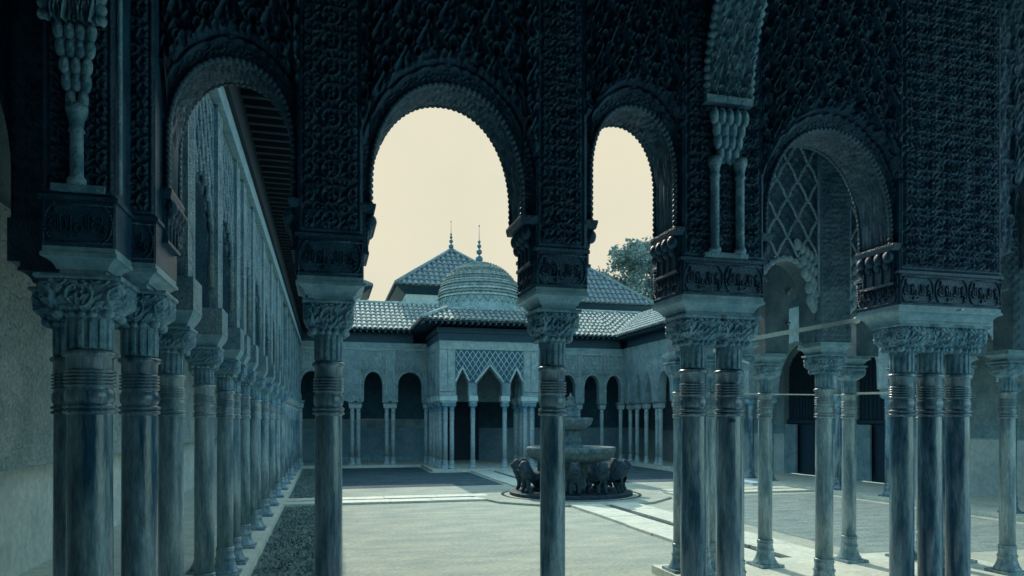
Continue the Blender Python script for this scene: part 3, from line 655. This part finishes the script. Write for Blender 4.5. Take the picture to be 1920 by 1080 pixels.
# ------------------------------------------------------------------ pavilions
def pavilion(name, label, ysign, yf, yb, dome):
    """yf = front row facing the court, yb = side toward its arcade"""
    x0, x1 = 3.98, 7.78; cx = 5.88
    p = thing(name, (cx, (yf + yb)/2, 0), label, 'pavilion')
    def sidefn(c, half):
        def f(X, Z):
            inner = (np.abs(X - c) < half - .62) & (Z > 3.2) & (Z < 4.5)
            h = (vine(X, Z, .09, .010) if dome else sebka(X, Z, .24, .21, .05)) + .014*rdg(np.abs(np.abs(X - c) - (half - .32)), .02) + .016*rdg(np.abs(np.abs(X - c) - (half - .60)), .022)
            if not dome: return np.where(Z > 4.5, .06, np.where(Z < 2.93, .06, h))
            h = np.where(inner, lozenge(X - c, Z, .31, .42, .04) - .02, h)
            h = np.where((Z > 4.5), .012 + vine(X, Z, .12, .010), h)
            h = np.where(Z < 2.93, .02 + vine(X, Z, .08, .008), h)
            for cc, a, sp, ap in ((c - 1.03*(half/1.9), .22, 3.25, 3.80), (c, .47, 3.25, 3.92), (c + 1.03*(half/1.9), .22, 3.25, 3.80)):
                q = np.abs(X - cc)/a; e = Z - (sp + (ap - sp)*(1 - q)); h = np.where((e < .16) & (q < 1.12) & (Z > sp - .05), .035 + .02*np.sin(e*70)*np.sin(X*70), h)
            return h
        return f
    def wall4(a0, a1, y, axis, face):
        c = (a0 + a1)/2; half = (a1 - a0)/2; k = half/1.9
        ops = [(c - 1.03*k, .225, 3.28, 3.80, 3), (c, .48, 3.25, 3.90, 6), (c + 1.03*k, .225, 3.28, 3.80, 3)]
        if half < .9: ops = [(c, .28, 3.25, 3.80, 5)]
        elif half < 1.7: ops = [(c - .98*k, .20, 3.28, 3.80, 3), (c, .40, 3.25, 3.90, 6), (c + .98*k, .20, 3.28, 3.80, 3)]
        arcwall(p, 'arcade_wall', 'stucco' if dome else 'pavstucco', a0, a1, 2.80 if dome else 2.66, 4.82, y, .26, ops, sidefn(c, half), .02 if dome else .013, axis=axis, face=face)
    lo, hi = min(yf, yb), max(yf, yb)
    wall4(x0, x1, yf, 'x', ysign)
    wall4(lo + (.27 if ysign > 0 else 1.70), hi - (.05 if ysign > 0 else .27), x0, 'y', 1); wall4(lo + (.27 if ysign > 0 else .05), hi - (.05 if ysign > 0 else .27), x1, 'y', -1)
    cols = [4.24, 4.48, 5.27, 6.49, 7.28, 7.54] if dome else [4.03, 4.40, 5.16, 6.36, 7.2, 7.5]; yc = yf + ysign*.13; k = 0
    ysd = [yc + ysign*q for q in ((.28, 1.05, 2.0, 2.85) if dome else (.35, 1.05))]
    spots = [(a, b, yc - .16, yc + .16) for a, b in (((4.0, 4.66), (5.10, 5.44), (6.32, 6.66), (7.10, 7.76)) if dome else ((3.88, 4.56), (4.99, 5.33), (6.19, 6.53), (7.02, 7.68)))]
    spots += [(xx - .16, xx + .16, y - .15, y + .15) for xx in (x0 + .13, x1 - .13) for y in ysd]
    for q in spots:
        mb = MB(); impost(mb, *q)
        if dome: mb.box(q[0] + .005, q[1] - .005, q[2] + .01, q[3] - .01, 2.661, 2.80)
        mb.build('impost', 'stuccolight' if dome else 'marblel', p)
    G = 'columns of the ' + ('domed far pavilion' if dome else 'near pavilion')
    for k, x in enumerate(cols): column(x, yc, 1, '%s column from the left along the front of the %s' % (ORD[k], 'domed far pavilion' if dome else 'near pavilion facing the fountain'), G, 1., 'farmarble' if dome else 'marblepale')
    for xx, sd_ in ((x0 + .13, 'left'), (x1 - .13, 'right')):
        for k, y in enumerate(ysd): column(xx, y, 1, '%s column behind the front corner on the %s side of the %s' % (ORD[k], sd_, 'domed far pavilion' if dome else 'near pavilion'), G, 1., 'farmarble' if dome else 'marblepale')
    if dome:
        yl = yf - .035
        def lower(x):                              # arch outline of the front
            return max([-9] + [float(arch_z(np.array([x]), c_, a_, s_, t_, k_)[0]) for c_, a_, s_, t_, k_ in ((4.85, .225, 3.28, 3.80, 3), (5.88, .48, 3.25, 3.90, 6), (6.91, .225, 3.28, 3.80, 3))])
        arcwall(p, 'recessed_panel', 'recess', 4.59, 7.17, 3.30, 4.49, yf - .022, .018, [(4.85, .225, 3.31, 3.80, 3), (5.88, .48, 3.31, 3.90, 6), (6.91, .225, 3.31, 3.80, 3)], None, .02)
        net = MB(); W_, H_ = .215, .32
        for sg in (-1, 1):
            for k in range(-20, 21):
                on = None; N_ = 150
                for i in range(N_ + 1):
                    z = 3.30 + 1.16*i/N_; x = 5.88 + k*W_ + sg*(z - 4.46)/H_*W_
                    ok = 4.60 < x < 7.16 and z > lower(x) + .10 and z > (3.34 if abs(x - 5.88) < 1.3 else 9)
                    if ok and on is None: on = (x, z)
                    if (not ok or i == N_) and on is not None:
                        if abs(z - on[1]) > .03: net.tube((on[0], yl, on[1]), (x, yl, z), .016, n=4)
                        on = None
        net.build('lattice', 'stuccolight', p)
                                                   # scalloped pale edging round the three arches
        for c_, a_, s_, t_ in ((4.85, .225, 3.28, 3.80), (5.88, .48, 3.25, 3.90), (6.91, .225, 3.28, 3.80)):
            edge = MB(); pts = [(c_ + sg*a_*(1 - q)*1.12, s_ + (t_ - s_)*q + .05) for sg in (-1, 1) for q in (np.linspace(0, 1, 9) if sg < 0 else np.linspace(1, 0, 9))]
            for (xa, za), (xb, zb_) in zip(pts, pts[1:]): edge.tube((xa, yl - .01, za), (xb, yl - .01, zb_), .030, n=6); edge.ball((xa, yl - .02, za), .042, 6)
            edge.build('arch_edging', 'stuccolight', p)
        for q in ((x0 + .02, x1 - .02, 4.50, 4.78), (x0 + .02, x0 + .30, 2.96, 4.49), (x0 + .33, x0 + .58, 2.96, 4.49), (x1 - .30, x1 - .02, 2.96, 4.49), (x1 - .58, x1 - .33, 2.96, 4.49), (x0 + .02, x0 + .60, 2.80, 2.93), (x1 - .60, x1 - .02, 2.80, 2.93)):
            arcwall(p, 'carved_band', 'bandm', q[0], q[1], q[2], q[3], yf - .028, .02, [], lambda X, Z, q=q: vine(X, Z, .07, .012) + .012*(np.minimum(np.minimum(X - q[0], q[1] - X), np.minimum(Z - q[2], q[3] - Z)) < .03), .02)
    # timber frieze, eave and skirt roof
    mb = MB(); mb.box(x0 - .03, x1 + .03, min(yf - ysign*.03, yb), max(yf - ysign*.03, yb), 4.822, 5.10); mb.box(x0 - .08, x1 + .08, min(yf - ysign*.08, yb), max(yf - ysign*.08, yb), 5.102, 5.30)
    ov = .72 if dome else .30; ex0, ex1, ey = x0 - ov, x1 + ov, yf - ysign*ov
    mb.box(ex0 + .05, ex1 - .05, min(ey + ysign*.05, yb), max(ey + ysign*.05, yb), 5.44, 5.47); x = ex0 + .05
    while x < ex1 - .1: mb.box(x, x + .07, min(ey + ysign*.06, yf), max(ey + ysign*.06, yf), 5.35, 5.438); x += .22
    mb.build('timber_eave', 'wood', p)
    mb = MB(); rx0, rx1, ry = x0 + .35, x1 - .35, yf + ysign*.35; rz = 6.02
    tiles(mb, (ex0, ey, EZ), (ex1, ey, EZ), (rx0, ry, rz), (rx1, ry, rz), .2, .36)
    tiles(mb, (ex0, ey, EZ), (ex0, yb, EZ), (rx0, ry, rz), (rx0, yb, rz), .2, .36); tiles(mb, (ex1, ey, EZ), (ex1, yb, EZ), (rx1, ry, rz), (rx1, yb, rz), .2, .36)
    hip(mb, (ex0, ey, EZ + .05), (rx0, ry, rz + .05), .08); hip(mb, (ex1, ey, EZ + .05), (rx1, ry, rz + .05), .08)
    mb.box(rx0 - .02, rx1 + .02, min(ry, yb), max(ry, yb), rz - .3, rz + .10); mb.build('roof', 'tile', p)
    return p
fp = pavilion('far_pavilion', 'domed pavilion with pointed carved arches projecting from the far arcade', 1, 26.07, 29.1, True)
DX, DY, DR = 5.88, 27.95, 1.56
mb = MB(); mb.lathe([(DR + .02, 5.95), (DR + .02, 6.66)], DX, DY, 32, smooth=False)
for k in range(32):                                     # zigzag course round the drum
    for s_ in (-1, 1):
        a = 2*math.pi*(k + .5)/32; b = a + s_*math.pi/32; r = DR + .03
        mb.tube((DX + r*math.cos(a), DY + r*math.sin(a), 6.62), (DX + r*math.cos(b), DY + r*math.sin(b), 6.38), .022, n=5)
mb.build('drum', 'stucco', fp)
nT, nP = 220, 260; th = np.linspace(0, 2*math.pi, nT); ph = np.linspace(0, math.pi/2 - .02, nP); TH, PH = np.meshgrid(th, ph)
row = PH/(math.pi/2)*19; j = np.floor(row); fr = row - j; nn_ = np.maximum(8, np.round(54*np.cos(j/19*math.pi/2)))
su = ((TH/(2*math.pi)*nn_ + (j % 2)*.5) % 1 - .5)*2; bump = .10*(1 - fr)*np.sqrt(np.clip(1 - (su*.95)**2, 0, 1))
Rr = DR + bump; P = np.stack([DX + Rr*np.cos(PH)*np.cos(TH), DY + Rr*np.cos(PH)*np.sin(TH), 6.64 + (Rr*.93)*np.sin(PH)], -1)
mb = MB(); mb.grid(P, False)
dm = mat('dome tiles', (.19, .30, .33), (.50, .58, .55), .75, 6, bump=.2, fine=(4, .5))
t = dm.node_tree; pb = t.nodes['Principled BSDF']; gp = N(t, 'ShaderNodeNewGeometry'); sx = N(t, 'ShaderNodeSeparateXYZ'); t.links.new(gp.outputs['Position'], sx.inputs[0])
ma = N(t, 'ShaderNodeMath', operation='MULTIPLY'); ma.inputs[1].default_value = 21; t.links.new(sx.outputs['Z'], ma.inputs[0])
ms = N(t, 'ShaderNodeMath', operation='SINE'); t.links.new(ma.outputs[0], ms.inputs[0])
mr = N(t, 'ShaderNodeMapRange'); mr.inputs['From Min'].default_value = -.2; mr.inputs['From Max'].default_value = .4; mr.inputs['To Min'].default_value = .62; t.links.new(ms.outputs[0], mr.inputs['Value'])
mm = N(t, 'ShaderNodeMix', data_type='RGBA', blend_type='MULTIPLY'); mm.inputs['Factor'].default_value = 1
src = pb.inputs['Base Color'].links[0].from_socket; t.links.new(src, mm.inputs['A']); t.links.new(mr.outputs[0], mm.inputs['B']); t.links.new(mm.outputs['Result'], pb.inputs['Base Color'])
mb.build('dome', dm, fp)
def finial(parent, x, y, z, k=1.0):
    mb = MB(); zz = z
    for r in (.15, .115, .085, .06): mb.lathe([(.03, 0), (.05, .03)], x, y, 8, zz); mb.ball((x, y, zz + r*k + .02), r*k, 14); zz += 2*r*k + .03
    mb.tube((x, y, zz - .02), (x, y, zz + .58), .012, .006, 6); mb.ball((x, y, zz + .56), .025, 6, (1, 1, 2)); mb.build('finial', 'metal', parent)
finial(fp, DX, DY, 6.64 + DR*.93 + .03)
npv = pavilion('near_pavilion', 'near pavilion with carved arches projecting into the court at the right', -1, 7.80, 4.7, False)
# inner screen of the near pavilion
def gfn(X, Z):
    h = .012*np.clip(3*np.sin(X*60)*np.sin(Z*60), 0, 1); return np.where(np.abs(X - 5.05) < .18, .05 + arab(X - 5.05, Z, .16, .02) + .02*rdg(np.abs(np.abs(X - 5.05) - .16), .012), h)
scr = [(4.50, .34, 3.05, 3.50, 'round'), (5.85, .56, 3.0, 3.75, 'round'), (7.05, .36, 3.2, 3.8, 4)]
def above(x, z, g=.03): return z > max([0] + [float(arch_z(np.array([x]), *o)[0]) for o in scr]) + g
for a_, b_ in ((4.02, 4.87), (5.24, 6.44)): scale_net(npv, 'sebka_net', 'pavnet', a_, b_, 3.12, 4.8, 6.31, .24, .19, .013, above)
fr_ = [(c_, a_, s_, t_, 'round') for c_, a_, s_, t_ in ((4.85, .225, 3.28, 3.80), (5.88, .48, 3.25, 3.90), (6.91, .225, 3.28, 3.80))]
scale_net(npv, 'sebka_net', 'pavnet', 4.3, 7.5, 3.0, 4.8, 7.515, .24, .19, .015, lambda x, z: z > max([0] + [float(arch_z(np.array([x]), *o)[0]) for o in fr_]) + .03 and min(abs(x - q) for q in (5.22, 6.54)) > .13)
arcwall(npv, 'inner_screen', 'pavstucco', 4.0, 7.5, 2.66, 4.82, 6.35, .24, scr, gfn, .012)
for c_, a_, s_, t_, k_ in scr[:2]: cord(npv, 'arch_rim', 'pavnet', [Vector((c_ - a_*math.cos(t), 6.33, s_ + (t_ - s_)*math.sin(t))) for t in np.linspace(0, math.pi, 40)], .024, .07)
for q in ((4.87, 5.23, 6.28, 6.64), (6.45, 6.75, 6.3, 6.62)):
    mb = MB(); impost(mb, *q); mb.build('impost', 'marblel', npv)
for sg, xb in ((1, 5.26), (-1, 4.84)):
    mb = MB()
    for z, n in ((3.02, 3), (3.14, 3), (3.26, 4), (3.38, 4), (3.50, 5)):
        for k in range(n): mb.ball((xb + sg*.052*k*(z - 2.4), 6.345 - .01*k, z + .035*k), .042, 10, (.9, 1, 1.5))
    mb.build('muqarnas', 'pavnet', npv)
column(5.05, 6.46, 2, 'pale column with a wide zigzag carved capital inside the near pavilion', 'columns of the near pavilion', 1.05, 'marblepale')
column(6.6, 6.46, 1, 'column inside the near pavilion hidden behind the row of three', 'columns of the near pavilion', 1.0)

# ------------------------------------------------------------------ right arcade
RX = 12.7; ra = thing('right_arcade', (RX, 17, 0), 'sunlit-roofed arcade along the right side of the court', 'arcade')
RY = [5.9, 7.6, 9.3, 10.9, 12.4, 14.0, 15.7, 18.6, 19.6, 21.2, 22.8, 24.2, 24.5, 25.8, 26.1, 27.1, 28.0, 28.7]
ops = []
for a, b in zip(RY, RY[1:]):
    g_ = b - a
    if g_ > .8: ops.append(((a + b)/2, g_/2 - .17, EYE + (1.2 if g_ < 2.5 else .75), EYE + (1.95 if g_ < 2.5 else 2.2), 'round' if b < 26.9 else 5))
def rfn(Y, Z):
    h = np.where(Z > 3.9, sebka(Y, Z, .24, .2, .04), vine(Y, Z, .10, .012))
    for c, a, sp, ap, k in ops:
        r = np.hypot((Y - c)/a, np.clip(Z - sp, 0, None)/(ap - sp)); h = np.where((r > 1.0) & (r < 1.0 + .16/a), .045 + .012*np.sin(np.arctan2(Z - sp, Y - c)*34), h)
    for y in RY: h = np.where(np.abs(Y - y) < .17, .03 + vine(Y, Z, .08, .01), h)
    return np.where(Z > 4.72, .03 + vine(Y, Z, .09, .01), h)
arcwall(ra, 'arcade_wall', 'stucco', 4.56, 29.1, 2.66, 5.0, RX - .14, .28, ops, rfn, .025, axis='y', face=1)
for y in RY:
    mb = MB(); impost(mb, RX - .17, RX + .17, y - .17, y + .17); mb.build('impost', 'stucco', ra)
for k, y in enumerate(RY): column(RX, y, 1 if k < 9 else 0, '%s column of the right arcade counted from the near end' % ORD[k], 'columns of the right arcade')
eave(ra, 0, 0, 4.6, 28.6, 'y', RX - .145, 12.0)
mb = MB(); tiles(mb, (12.0, 28.6, EZ), (12.0, 4.6, EZ), (14.3, 31.1, RZ), (14.3, 4.6, RZ), .2, .36); mb.box(14.3, 15.3, 4, 31.9, 5.53, 6.85); mb.build('roof', 'tile', ra)
w = thing('right_gallery_wall', (15.1, 17, 0), 'plastered back wall of the right gallery with two dark doorways', 'wall')
D1, D2 = (19.35, 21.35), (16.5, 18.0)
mb = MB()
for a, b in ((4.5, D2[0]), (D2[1], D1[0]), (D1[1], 31.9)): mb.box(15.1, 15.4, a, b, 0, 1.45)
mb.build('dado', 'wall', w)
arcwall(w, 'tile_band', 'stucco', 4.5, 31.9, 1.452, 1.75, 15.1, .3, [((a + b)/2, (b - a)/2, 1.9, 1.9, 'round') for a, b in (D1, D2)], lambda X, Z: .03*rdg(np.hypot((X/.16 % 1 - .5)*.16, (Z/.13 % 1 - .5)*.13), .03), .03, axis='y', face=1) if False else None
mb = MB()
for a, b in ((4.5, D2[0]), (D2[1], D1[0]), (D1[1], 31.9)): mb.box(15.1, 15.4, a, b, 1.452, 1.75)
mb.build('tile_band', 'tilew', w)
mb = MB()
for a, b in ((4.5, D2[0]), (D2[1], D1[0]), (D1[1], 31.9)): mb.box(15.085, 15.4, a, b, 1.42, 1.449)
mb.build('dado_border', 'marblel', w)
arcwall(w, 'upper_wall', 'stucco', 4.5, 31.9, 1.752, 5.5, 15.1, .3, [((a + b)/2, (b - a)/2, 3.4, 4.25, 'round') for a, b in (D1, D2)], lambda X, Z: vine(X, Z, .1, .01), .06, axis='y', face=1)
for (a, b), nm in ((D1, 'broad'), (D2, 'narrow')):
    mb = MB(); mb.box(15.30, 15.36, a - .1, b + .1, .1, 4.4)
    y = a
    while y < b: mb.box(15.27, 15.298, y, y + .02, 1.9, 4.3); y += .16
    for i in range(15): mb.box(15.262, 15.268, a, b, 1.9 + i*.16, 1.92 + i*.16)
    mb.box(15.2, 15.3, a, b, 1.78, 1.88); mb.build('door', 'door', w)
    mb = MB(); mb.box(15.12, 15.18, b - .62, b, .12, 1.75); mb.box(15.115, 15.12, b - .56, b - .06, .5, 1.6); mb.build('door_leaf', 'tilew', w)
g = MB(); g.box(11.9, 12.418, 18.3, 20.6, -.1, .075); struct(g, 'step', 'slab', 'low stone step before the broad doorway')
# ------------------------------------------------------------------ roofs of the halls beyond
def hall(name, label, x0, x1, y0, y1, ez, apex, over=.5, m='tiled', fin=True, wallz=0):
    h = thing(name, ((x0 + x1)/2, (y0 + y1)/2, 0), label, 'building')
    mb = MB(); mb.box(x0 + over, x1 - over, y0 + over, y1 - over, wallz, ez - .12); mb.build('wall', 'wall', h)
    mb = MB(); mb.loft([(ez - .35, x0 + over - .05, x1 - over + .05, y0 + over - .05, y1 - over + .05), (ez - .08, x0 + .06, x1 - .06, y0 + .06, y1 - .06), (ez - .07, x0 + .06, x1 - .06, y0 + .06, y1 - .06)]); mb.build('timber_eave', 'wood', h)
    ax, ay, az = apex; mb = MB(); A = (ax - .05, ay, az), (ax + .05, ay, az)
    cs = [(x0, y0), (x1, y0), (x1, y1), (x0, y1)]
    for i in range(4):
        a, b = cs[i], cs[(i + 1) % 4]; d = Vector((b[0] - a[0], b[1] - a[1], 0)).normalized()*.03
        tiles(mb, (*a, ez), (*b, ez), (ax - d.x, ay - d.y, az), (ax + d.x, ay + d.y, az), .26, .42, .095)
        hip(mb, (*a, ez + .06), (ax, ay, az + .06), .09)
    mb.build('roof', m, h)
    if fin: finial(h, ax, ay, az + .05, .85)
    # small round-headed window in the wall
    mb = MB(); xx = x0 + (x1 - x0)*.42; V = [(xx - .35, y0 + over - .01, ez - 1.6), (xx + .35, y0 + over - .01, ez - 1.6)] + [(xx + .35*math.cos(t), y0 + over - .01, ez - .75 + .35*math.sin(t)) for t in np.linspace(0, math.pi, 9)]
    V2 = [(a, b + .06, c) for a, b, c in V]; k = len(V); mb.add(V + V2, [tuple(range(k))] + [(i, (i + 1) % k, k + (i + 1) % k, k + i) for i in range(k)]); mb.build('window', 'door', h)
    return h
hall('hall_roof_building', 'hall with a steep tiled pyramid roof behind the dome', 3.0, 9.0, 32.4, 38.2, 8.02, (6.0, 35.3, 10.35))
hall('side_hall_building', 'hall with a tiled hipped roof seen through the narrow right arch', 9.4, 16.4, 34.0, 40.0, 7.85, (12.8, 37.0, 10.7), fin=False)
hall('corner_building', 'small tiled roof peeping past the left pier of the wide arch', -2.6, 2.0, 33.2, 37.0, 8.0, (-.4, 35.0, 9.3), fin=False)
# ------------------------------------------------------------------ tree
def tree(x, y, h, cw, label):
    t = thing('broadleaf_tree', (x, y, 0), label, 'tree')
    mb = MB(); mb.tube((x, y, 0), (x + .2, y, h*.55), .28, .16, 8); tips = []
    for k in range(11):
        a = k*2.4; b = Vector((x + .2, y, h*(.40 + .02*k))); e = Vector((x + cw*.62*math.cos(a), y + cw*.62*math.sin(a), h*(.62 + .032*k))); mb.tube(b, e, .09, .03, 6); tips.append(e)
    mb.build('trunk', 'bark', t)
    cl = []
    for k in range(130):
        u = RNG.normal(size=3); u /= np.linalg.norm(u); r = RNG.uniform(.45, 1.0)
        cl.append((np.array([x, y, h*.74]) + u*r*np.array([cw, cw, h*.26]), RNG.uniform(.35, .75)))
    mb = MB(); V = []
    for c, r in cl:
        n = int(330*r); d = RNG.normal(size=(n, 3)); d /= np.linalg.norm(d, axis=1)[:, None]; q = c + d*r*RNG.uniform(.3, 1.1, (n, 1))
        for p in q:
            a = RNG.normal(size=3)*.065; b = RNG.normal(size=3)*.065; V += [p - a, p + b, p + a, p - b]
    mb.add(np.array(V), [(4*i, 4*i + 1, 4*i + 2, 4*i + 3) for i in range(len(V)//4)]); mb.build('crown', 'leaf', t)
tree(20.3, 42.5, 13.9, 4.0, 'leafy tree rising behind the hipped roof at the right')
tree(24.5, 44.5, 12.5, 3.4, 'broad tree mostly hidden behind the carved twin-column pier')

# ------------------------------------------------------------------ fountain and lions
f = thing('lion_fountain', (FX, FY, 0), 'round two-tiered stone fountain in the middle of the court', 'fountain')
mb = MB(); mb.lathe([(1.52, .046), (1.52, .125), (1.49, .14)], FX, FY, 48, smooth=False); mb.build('plinth', 'lion', f)
mb = MB(); mb.lathe([(.55, .14), (.55, .22), (.42, .28), (.42, .75), (.5, .82)], FX, FY, 16); mb.build('pedestal', 'fount', f)
mb = MB(); pr = [(.45, .80), (.75, .83), (.98, .93), (1.06, 1.02), (1.075, 1.08), (1.09, 1.085), (1.09, 1.11), (1.10, 1.115), (1.10, 1.20), (1.09, 1.215), (1.0, 1.215), (.98, 1.20), (.94, 1.10), (.7, 1.02), (.1, 1.0)]
mb.lathe(pr, FX, FY, 96, fn=lambda r, h, th: r + .012*np.abs(np.sin(12*th))*(.84 < h < 1.05) + .004*np.sin(60*th)*(1.11 < h < 1.21)*(r > 1.05)); mb.build('basin', 'fount', f)
mb = MB(); mb.lathe([(.30, 1.01), (.32, 1.22), (.27, 1.26), (.24, 1.30), (.29, 1.36), (.24, 1.42), (.22, 1.52), (.27, 1.60), (.2, 1.66)], FX, FY, 24); mb.build('stem', 'fount', f)
mb = MB(); mb.lathe([(.2, 1.64), (.40, 1.68), (.50, 1.78), (.535, 1.88), (.55, 1.93), (.50, 1.935), (.45, 1.86), (.1, 1.84)], FX, FY, 64, fn=lambda r, h, th: r + .010*np.abs(np.sin(10*th))*(1.66 < h < 1.9)); mb.build('upper_basin', 'fount', f)
mb = MB(); mb.lathe([(.20, 1.85), (.20, 1.95), (.22, 1.96), (.22, 1.98), (.17, 1.99), (.18, 2.10), (.15, 2.12), (.19, 2.16), (.10, 2.20), (.15, 2.25), (.16, 2.27), (.09, 2.30), (.13, 2.35), (.07, 2.39), (.10, 2.43), (.03, 2.48), (.012, 2.55)], FX, FY, 20); mb.build('jet_finial', 'fount', f)
def lion_mesh():
    # skeleton: x forward (outward), z up; radius per joint
    J = {'hip': (-.24, 0, .36, .13), 'belly': (-.06, 0, .37, .12), 'chest': (.12, 0, .40, .150), 'neck': (.19, 0, .54, .155), 'head': (.25, 0, .69, .140), 'muz': (.355, 0, .655, .080), 'nose': (.395, 0, .645, .062),
         'tail1': (-.40, 0, .44, .03), 'tail2': (-.43, .04, .28, .028), 'tail3': (-.36, .09, .22, .03)}
    E = [('hip', 'belly'), ('belly', 'chest'), ('chest', 'neck'), ('neck', 'head'), ('head', 'muz'), ('muz', 'nose'), ('hip', 'tail1'), ('tail1', 'tail2'), ('tail2', 'tail3')]
    for s_, k in ((1, 'l'), (-1, 'r')):
        J['sh' + k] = (.17, s_*.10, .34, .085); J['el' + k] = (.16, s_*.115, .21, .062); J['wr' + k] = (.19, s_*.115, .06, .052); J['pw' + k] = (.26, s_*.115, .035, .05)
        J['th' + k] = (-.27, s_*.11, .32, .10); J['kn' + k] = (-.20, s_*.12, .22, .07); J['hk' + k] = (-.31, s_*.12, .13, .05); J['ft' + k] = (-.28, s_*.12, .04, .048); J['ftt' + k] = (-.20, s_*.12, .03, .045)
        J['ear' + k] = (.21, s_*.11, .825, .036)
        E += [('chest', 'sh' + k), ('sh' + k, 'el' + k), ('el' + k, 'wr' + k), ('wr' + k, 'pw' + k), ('hip', 'th' + k), ('th' + k, 'kn' + k), ('kn' + k, 'hk' + k), ('hk' + k, 'ft' + k), ('ft' + k, 'ftt' + k), ('head', 'ear' + k)]
    names = list(J); me = bpy.data.meshes.new('lion'); me.from_pydata([J[n][:3] for n in names], [(names.index(a), names.index(b)) for a, b in E], [])
    o = bpy.data.objects.new('lion', me); C.objects.link(o); o.modifiers.new('s', 'SKIN')
    for v, n in zip(me.skin_vertices[0].data, names): v.radius = (J[n][3],)*2; v.use_root = (n == 'hip')
    o.modifiers.new('d', 'SUBSURF').levels = 2; bpy.context.view_layer.update()
    m2 = bpy.data.meshes.new_from_object(o.evaluated_get(bpy.context.evaluated_depsgraph_get())); bpy.data.objects.remove(o)
    V = np.zeros(len(m2.vertices)*3); m2.vertices.foreach_get('co', V); V = V.reshape(-1, 3)
    # curly mane: small ridges round neck and chest
    d = np.hypot(V[:, 0] - .23, V[:, 2] - .56); k_ = np.clip(1 - d/.22, 0, 1); rr = k_*.018*np.sin(V[:, 2]*70)*np.cos(V[:, 1]*60)
    V[:, 0] += rr; V[:, 1] += np.sign(V[:, 1])*np.abs(rr); m2.vertices.foreach_set('co', V.ravel())
    for p in m2.polygons: p.use_smooth = True
    m2.materials.append(M['lion']); return m2
LM = lion_mesh()
mp_ = MB(); mp_.box(.36, .44, -.035, .035, .590, .602); mp_.ball((.335, .06, .695), .017, 6); mp_.ball((.335, -.06, .695), .017, 6); mo = mp_.build('muzzle_detail', 'metal'); MZ = mo.data; bpy.data.objects.remove(mo)
where = ['to the right, toward the right arcade', 'right and slightly away from the viewer', 'away and slightly right, toward the far pavilion', 'straight at the far pavilion', 'away and slightly left', 'left and slightly away from the viewer',
         'to the left, toward the left arcade', 'left and slightly toward the viewer', 'toward the viewer and left', 'toward the viewer, nearest the single column', 'toward the viewer and right', 'right and slightly toward the viewer']
for k in range(12):
    a = 2*math.pi*(k + .5)/12
    o = thing('stone_lion', (FX + 1.13*math.cos(a), FY + 1.13*math.sin(a), .14), 'stone lion under the fountain basin facing ' + where[k], 'lion statue', 'stone lions carrying the fountain basin', a, (.92, .88, .92))
    link('lion_body', LM, o); link('face', MZ, o)

# ------------------------------------------------------------------ tie bars between the near columns
def bar(a, b, r, label, name='tie_bar', m='rod', sq=True):
    mb = MB(); mb.tube(a, b, r, r, 4 if sq else 8, sq)
    for p in (a, b): mb.ball(p, r*1.25, 8)
    o = mb.build(name, m); tag(o, label, 'tie bar', 'tie bars between the columns')
bar((2.72, 4.62, 2.40), (3.90, 4.62, 2.62), .022, 'thick pale wooden bar crossing from the twin columns to the row of three')
bar((2.72, 4.66, 2.36), (3.15, 4.9, 2.30), .009, 'thin iron brace slanting below the thick pale bar')
bar((4.10, 7.66, 2.18), (6.4, 7.66, 2.18), .010, 'thin pale rod across the front of the near pavilion')
bar((6.4, 7.66, 2.20), (7.2, 7.66, 2.22), .020, 'short pale bar right of the inner pavilion columns')
bar((4.35, 4.12, 2.64), (5.15, 4.55, 2.78), .006, 'thin wire slanting across the pier at the right edge', m='rod')
